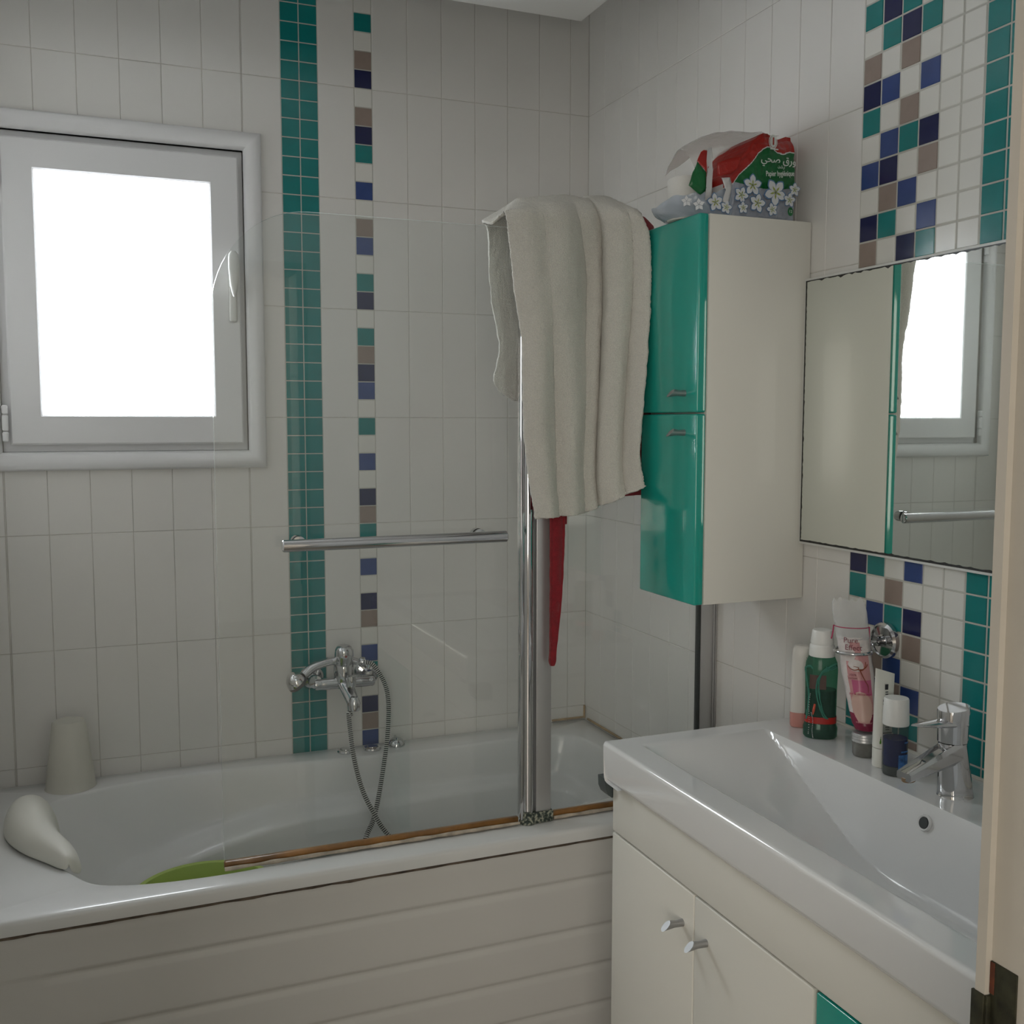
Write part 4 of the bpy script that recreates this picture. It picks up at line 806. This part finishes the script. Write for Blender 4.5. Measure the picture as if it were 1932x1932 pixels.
# blue bottle with a white cap
bb = thing('blue_liquid_bottle', 'small clear bottle with navy liquid and large white cap beside the tap', 'bottle', (-0.118, -1.474, BZ))
c2 = (-0.118, -1.474)
CLR = clear('clear_grey_plastic', (0.74, 0.76, 0.74), 0.1, 0.10)
bm = NB(); lathe(bm, [(0.0005, 0.0005), (0.0195, 0.0005), (0.0212, 0.004), (0.0215, 0.012), (0.0215, 0.088), (0.0208, 0.094), (0.018, 0.098)], (c2[0], c2[1], BZ), seg=36); obj('bottle_body', bm, CLR, bb, 40)
bm = NB(); lathe(bm, [(0.0005, 0.018), (0.0206, 0.018), (0.0206, 0.066), (0.0005, 0.066)], (c2[0], c2[1], BZ), seg=36); obj('blue_liquid', bm, mat('navy_liquid', (0.006, 0.014, 0.12), 0.12), bb, 40)
bm = NB(); lathe(bm, [(0.0005, 0.002), (0.0200, 0.002), (0.0204, 0.017), (0.0005, 0.0175)], (c2[0], c2[1], BZ), seg=36); obj('bottle_foot', bm, mat('grey_foot', (0.09, 0.10, 0.105), 0.2), bb, 40)
bm = NB(); lathe(bm, [(0.0005, 0.090), (0.0222, 0.090), (0.0226, 0.092), (0.0212, 0.135), (0.0200, 0.1375), (0.0005, 0.1382)], (c2[0], c2[1], BZ), seg=36); obj('bottle_cap', bm, WHITEP, bb, 40)
bm = NB(); BLL = mat('azure_print', (0.05, 0.16, 0.42), 0.4, vary=0.6, vscale=90)
def patch(bm, c, r, a0, a1, z0, z1, n=8):
    prev = None
    for i in range(n+1):
        a = va+a0+(a1-a0)*i/n; p = [bm.verts.new((c[0]+r*math.cos(a), c[1]+r*math.sin(a), BZ+z)) for z in (z0, z1)]
        if prev: bm.faces.new((prev[0], p[0], p[1], prev[1]))
        prev = p
patch(bm, c2, 0.0218, 0.25, 1.3, 0.012, 0.040); patch(bm, c2, 0.0218, 0.45, 1.3, 0.044, 0.047); patch(bm, c2, 0.0218, 0.75, 1.3, 0.060, 0.063); obj('bottle_print', bm, BLL, bb)

# ------------------------------------------------------------------ toilet paper pack on the cabinet
CZ = 1.9255
pk = thing('toilet_paper_pack', 'torn plastic pack of toilet paper printed red, green and flowered, on the cabinet', 'toilet paper pack', (-0.15, -0.97, CZ))
PR = mat('pack_red', (0.34, 0.016, 0.010), 0.3, bump=0.4, bscale=50, bdist=0.006); PG = mat('pack_green', (0.008, 0.125, 0.035), 0.3, bump=0.4, bscale=50, bdist=0.006, vary=0.12, vscale=30)
PWH = mat('pack_white', (0.60, 0.60, 0.60), 0.3, bump=0.3, bscale=60, bdist=0.005); PGY = mat('pack_greyblue', (0.33, 0.36, 0.42), 0.25, bump=0.5, bscale=50, bdist=0.006, vary=0.12, vscale=25)
bm = NB(); ptop = [(-0.205, 2.006), (-0.19, 2.018), (-0.175, 2.038), (-0.16, 2.052), (-0.146, 2.066), (-0.132, 2.086), (-0.12, 2.096), (-0.109, 2.103), (-0.098, 2.103), (-0.086, 2.094), (-0.07, 2.094), (-0.05, 2.102), (-0.038, 2.101), (-0.030, 2.098)]
def topz(x):
    for (a, za), (b, zb) in zip(ptop, ptop[1:]):
        if a <= x <= b: return za+(zb-za)*(x-a)/(b-a)
    return ptop[0][1] if x < ptop[0][0] else ptop[-1][1]
def wz(x): # height of the white line between red and green
    return topz(x)-0.031-0.004*math.sin((x+0.12)*20)
nxp, nzp = 150, 150; X0p, X1p = -0.198, -0.030; F = []
for j in range(nzp+1):
    t = j/nzp; row = []
    for i in range(nxp+1):
        s = i/nxp; x = X0p+(X1p-X0p)*s; zt = topz(x); z = CZ+0.001+(zt-CZ-0.001)*t
        bul = 0.010*math.sin(PI*s)**0.5*math.sin(PI*min(1, t*1.05))**0.4+0.004*noise.noise(Vector((x*30, 0, z*30)))+0.0025*noise.noise(Vector((x*80, 3, z*80)))
        back = 0.012*max(0, t-0.85)/0.15
        edge = 0.02*max(0, abs(2*s-1)-0.9)/0.1
        row.append(bm.verts.new((x+0.012*(1-t)*0, -1.042-bul+back+edge, z)))
    F.append(row)
def cls(x, z):
    tz = topz(x)
    if x < -0.165 and z < 2.01 and False: return 3
    w = wz(x)
    if z > w+0.0012: return 0
    if z > w-0.0012: return 2
    lim = 1.992-0.006*math.sin((x+0.17)*26)
    if z > lim: return 1
    return 3
for j in range(nzp):
    for i in range(nxp):
        f = bm.faces.new((F[j][i], F[j][i+1], F[j+1][i+1], F[j+1][i])); cc = f.calc_center_median(); f.material_index = cls(cc.x, cc.z)
# back and sides of the wrapped rolls
Bk = [[bm.verts.new((v.co.x, -0.90+0.02*abs(2*i/nxp-1), v.co.z)) for i, v in enumerate(r)] for r in (F[0], F[nzp//2], F[int(nzp*0.8)], F[-1])]
for a, b in zip(Bk, Bk[1:]):
    for i in range(nxp): bm.faces.new((a[i+1], a[i], b[i], b[i+1])).material_index = 2
for i in range(nxp): bm.faces.new((F[-1][i], F[-1][i+1], Bk[-1][i+1], Bk[-1][i])).material_index = 0
js = [0, nzp//2, int(nzp*0.8), nzp]
for side in (0, nxp):
    for q in range(3):
        ring = [F[j][side] for j in range(js[q], js[q+1]+1)]+[Bk[q+1][side], Bk[q][side]]
        bm.faces.new(ring).material_index = 2 if q < 2 else 0
obj('printed_wrapper', bm, [PR, PG, PWH, PGY], pk, 60)
# flowers
FW_, FY, FB = mat('petal_white', (0.62, 0.64, 0.66), 0.35), mat('petal_green', (0.30, 0.36, 0.08), 0.4), mat('petal_blue', (0.10, 0.20, 0.36), 0.4)
def bloom(bm, c, R, rot, n=5, y=-1.058, wid=0.46):
    R = R*1.12
    for k in range(n):
        y -= 0.00003; a = rot+2*PI*k/n; d = Vector((math.cos(a), 0, math.sin(a))); e = Vector((-math.sin(a), 0, math.cos(a)))
        for sc, yo, mi in ((1.12, 0.0, 2), (1.0, -0.0006, 0)):
            pts = [(0.05, 0), (0.25, wid*0.5), (0.5, wid*0.85), (0.72, wid*0.78), (0.90, wid*0.38), (1.0, 0.0), (0.90, -wid*0.38), (0.72, -wid*0.78), (0.5, -wid*0.85), (0.25, -wid*0.5)]
            vs = [bm.verts.new(Vector((c[0], y+yo, c[1]))+(d*(p*R*sc)+e*(q*R*0.8*(sc+0.1*(mi == 2))))) for p, q in pts]; bm.faces.new(vs).material_index = mi
        vs = [bm.verts.new(Vector((c[0], y-0.0012, c[1]))+d*(p*R)+e*(q*R)) for p, q in ((0, 0), (0.3, 0.08), (0.55, 0.0), (0.3, -0.08))]; bm.faces.new(vs).material_index = 1
bm = NB(); yo_ = -1.0600
for cx_, cz_, R, ro in ((-0.152, 1.988, 0.019, 0.3), (-0.096, 1.978, 0.024, 0.9), (-0.140, 1.953, 0.017, 0.1), (-0.104, 1.943, 0.012, 0.6), (-0.180, 1.966, 0.015, 1.2), (-0.062, 1.965, 0.013, 0.2), (-0.050, 1.987, 0.012, 1.5), (-0.176, 1.941, 0.011, 0.4)):
    bloom(bm, (cx_, cz_), R, ro, y=yo_); yo_ -= 0.0004
obj('flower_print', bm, [FW_, FY, FB], pk, 30, recalc=False)
WL = mat('white_lettering', (0.62, 0.66, 0.62), 0.4)
letters('lettering', 'Papier hygiénique', 0.0150, (-0.087, -1.0625, 2.016), (0, -1, 0), WL, pk, bold=0.0002, squash=0.66, tilt=0.09)
letters('lettering', '\uFEF2\uFEA4\uFEBB \uFED5\u0631\u0648', 0.021, (-0.091, -1.0625, 2.043), (0, -1, 0), WL, pk, bold=0.0002)
letters('lettering', '\u0646\u0642\u064A', 0.008, (-0.084, -1.0625, 2.0305), (0, -1, 0), WL, pk)
bm = NB()
def disc(bm, c, rx, rz, y, n=28, mi=0, r_in=0.0):
    if r_in: 
        A = [bm.verts.new((c[0]+rx*math.cos(2*PI*k/n), y, c[1]+rz*math.sin(2*PI*k/n))) for k in range(n)]; B_ = [bm.verts.new((c[0]+rx*r_in*math.cos(2*PI*k/n), y, c[1]+rz*r_in*math.sin(2*PI*k/n))) for k in range(n)]
        for k in range(n): bm.faces.new((A[k], A[(k+1) % n], B_[(k+1) % n], B_[k])).material_index = mi
    else: bm.faces.new([bm.verts.new((c[0]+rx*math.cos(2*PI*k/n), y, c[1]+rz*math.sin(2*PI*k/n))) for k in range(n)]).material_index = mi
disc(bm, (-0.104, 2.079), 0.0105, 0.0145, -1.0600, r_in=0.86); disc(bm, (-0.104, 2.079), 0.0080, 0.0115, -1.0602); quad(bm, Vector((-0.101, -1.0602, 2.0645)), Vector((1, 0, 0)), 0.010, 0.0012)
obj('round_emblem', bm, WL, pk, recalc=False)
letters('lettering', '1', 0.020, (-0.104, -1.0612, 2.079), (0, -1, 0), PR, pk, bold=0.0006)
bm = NB(); disc(bm, (-0.056, 1.943), 0.0068, 0.0090, -1.0582, mi=0); obj('round_stamp', bm, PG, pk, recalc=False)
letters('lettering', '12', 0.008, (-0.056, -1.0590, 1.943), (0, -1, 0), WL, pk)
# torn film: low bag side on the left, hood above
BF = film('blue_film', (0.36, 0.42, 0.50), 0.72, 0.2); CF = film('hood_film', (0.62, 0.60, 0.57), 0.50, 0.25)
bm = NB(); rings = []
low = [(-0.195, -1.050), (-0.225, -1.052), (-0.262, -1.045), (-0.296, -1.020), (-0.315, -0.985), (-0.318, -0.95), (-0.30, -0.92), (-0.24, -0.905), (-0.195, -0.90)]
lowp = smooth_path([(a, b, 0) for a, b in low], 8); hs_ = []
for t in [i/8 for i in range(9)]:
    ring = []
    for k, p in enumerate(lowp):
        s = k/(len(lowp)-1); hh = 0.034+0.012*math.sin(s*5+1)+0.01*noise.noise(Vector((s*8, 0, 0))); inx = 0.030*(1-t)**2*min(1, s*3)
        q = Vector((p.x+inx*(1 if p.x < -0.25 else 0.2), p.y, CZ+0.001+hh*t)); q += Vector((0, 0.006*noise.noise(Vector((s*14, t*3, 2))), 0.002*noise.noise(Vector((s*14, t*3, 8))))); q.z = max(q.z, CZ+0.001); ring.append(q)
    rings.append(ring)
loft(bm, rings, closed=False); obj('torn_wrapper_side', bm, BF, pk, 60)
bm = NB()
for cx_, cz_, R, ro in ((-0.238, 1.948, 0.016, 0.5), (-0.212, 1.940, 0.012, 0.1)): bloom(bm, (cx_, cz_), R, ro, y=-1.0565)
for p, R in ((Vector((-0.290, -1.032, 1.950)), 0.012), (Vector((-0.270, -1.046, 1.942)), 0.013)):
    for k in range(5):
        a = 0.4+2*PI*k/5; dd = Vector((0.85*math.cos(a), -0.4*math.cos(a), math.sin(a))); ee = Vector((-0.85*math.sin(a), 0.4*math.sin(a), math.cos(a)))
        bm.faces.new([bm.verts.new(p+Vector((-0.002, -0.004, 0))+dd*(u*R)+ee*(w*R)) for u, w in ((0.05, 0), (0.5, 0.33), (1, 0), (0.5, -0.33))]).material_index = 0
obj('flower_print', bm, [FW_, FY, FB], pk, 30, recalc=False)
# left flap (red over green) and white strips
def flap(name, pts, m, dy=0.003):
    bm = NB(); n = len(pts); A = [bm.verts.new(p) for p in pts]; bm.faces.new(A)
    bmesh.ops.triangulate(bm, faces=bm.faces[:]); bmesh.ops.subdivide_edges(bm, edges=bm.edges[:], cuts=3, use_grid_fill=True)
    for v in bm.verts: v.co += Vector((0, 0.004*noise.noise(v.co*40), 0))
    o = obj(name, bm, m, pk, 60); s = o.modifiers.new('t', 'SOLIDIFY'); s.thickness = 0.0008; return o
flap('green_flap', [(-0.296, -1.048, 1.978), (-0.286, -1.048, 2.004), (-0.276, -1.048, 2.026), (-0.256, -1.048, 2.005), (-0.254, -1.048, 1.972), (-0.268, -1.048, 1.962)], PG)
flap('red_flap', [(-0.277, -1.049, 2.027), (-0.268, -1.049, 2.046), (-0.262, -1.049, 2.050), (-0.247, -1.049, 2.050), (-0.248, -1.049, 2.022), (-0.257, -1.049, 2.008)], PR)
flap('red_flap', [(-0.226, -1.047, 2.003), (-0.229, -1.047, 2.028), (-0.205, -1.052, 2.038), (-0.178, -1.058, 2.044), (-0.186, -1.058, 2.020), (-0.200, -1.053, 2.008)], PR)
flap('white_strip', [(-0.258, -1.051, 1.952), (-0.243, -1.051, 1.952), (-0.242, -1.051, 2.00), (-0.245, -1.051, 2.055), (-0.254, -1.051, 2.055), (-0.255, -1.051, 2.00)], PWH)
flap('white_strip', [(-0.222, -1.056, 1.950), (-0.206, -1.056, 1.948), (-0.198, -1.057, 1.985), (-0.204, -1.056, 2.000), (-0.222, -1.053, 1.998), (-0.212, -1.054, 1.972)], PWH)
bm = NB(); rings = []
for i in range(13):
    t = i/12; xc = -0.272+0.195*t; top = 2.045+0.070*math.sin(PI*(0.08+0.62*t))**0.8; bot = 1.960+0.130*min(1, t*1.3)**0.8; ring = []
    for k in range(11):
        u = k/10; y = -1.040+0.125*u; z = bot+(top-bot)*math.sin(PI*min(1, u*0.8+0.06))**0.6
        p = Vector((xc, y, z)); ring.append(p+Vector((noise.noise(p*40), noise.noise(p*40+Vector((5, 0, 0))), noise.noise(p*40+Vector((0, 5, 0)))))*0.005)
    rings.append(ring)
loft(bm, rings, closed=False); obj('film_hood', bm, CF, pk, 60)
PAPER = mat('tissue_paper', (0.66, 0.65, 0.61), 0.9, bump=0.4, bscale=200)
def roll(x, y, lab):
    bm = NB(); lathe(bm, [(0.018, 0.0), (0.043, 0.0), (0.045, 0.003), (0.045, 0.083), (0.043, 0.086), (0.018, 0.086), (0.018, 0.0)], (x, y, CZ+0.0005), seg=40, cap=False)
    return tag(obj('toilet_roll', bm, PAPER, None, 40), lab, 'toilet roll', 'toilet rolls in the torn pack')
roll(-0.240, -0.960, 'white toilet roll in the torn open left side of the pack')

bpy.context.view_layer.update()
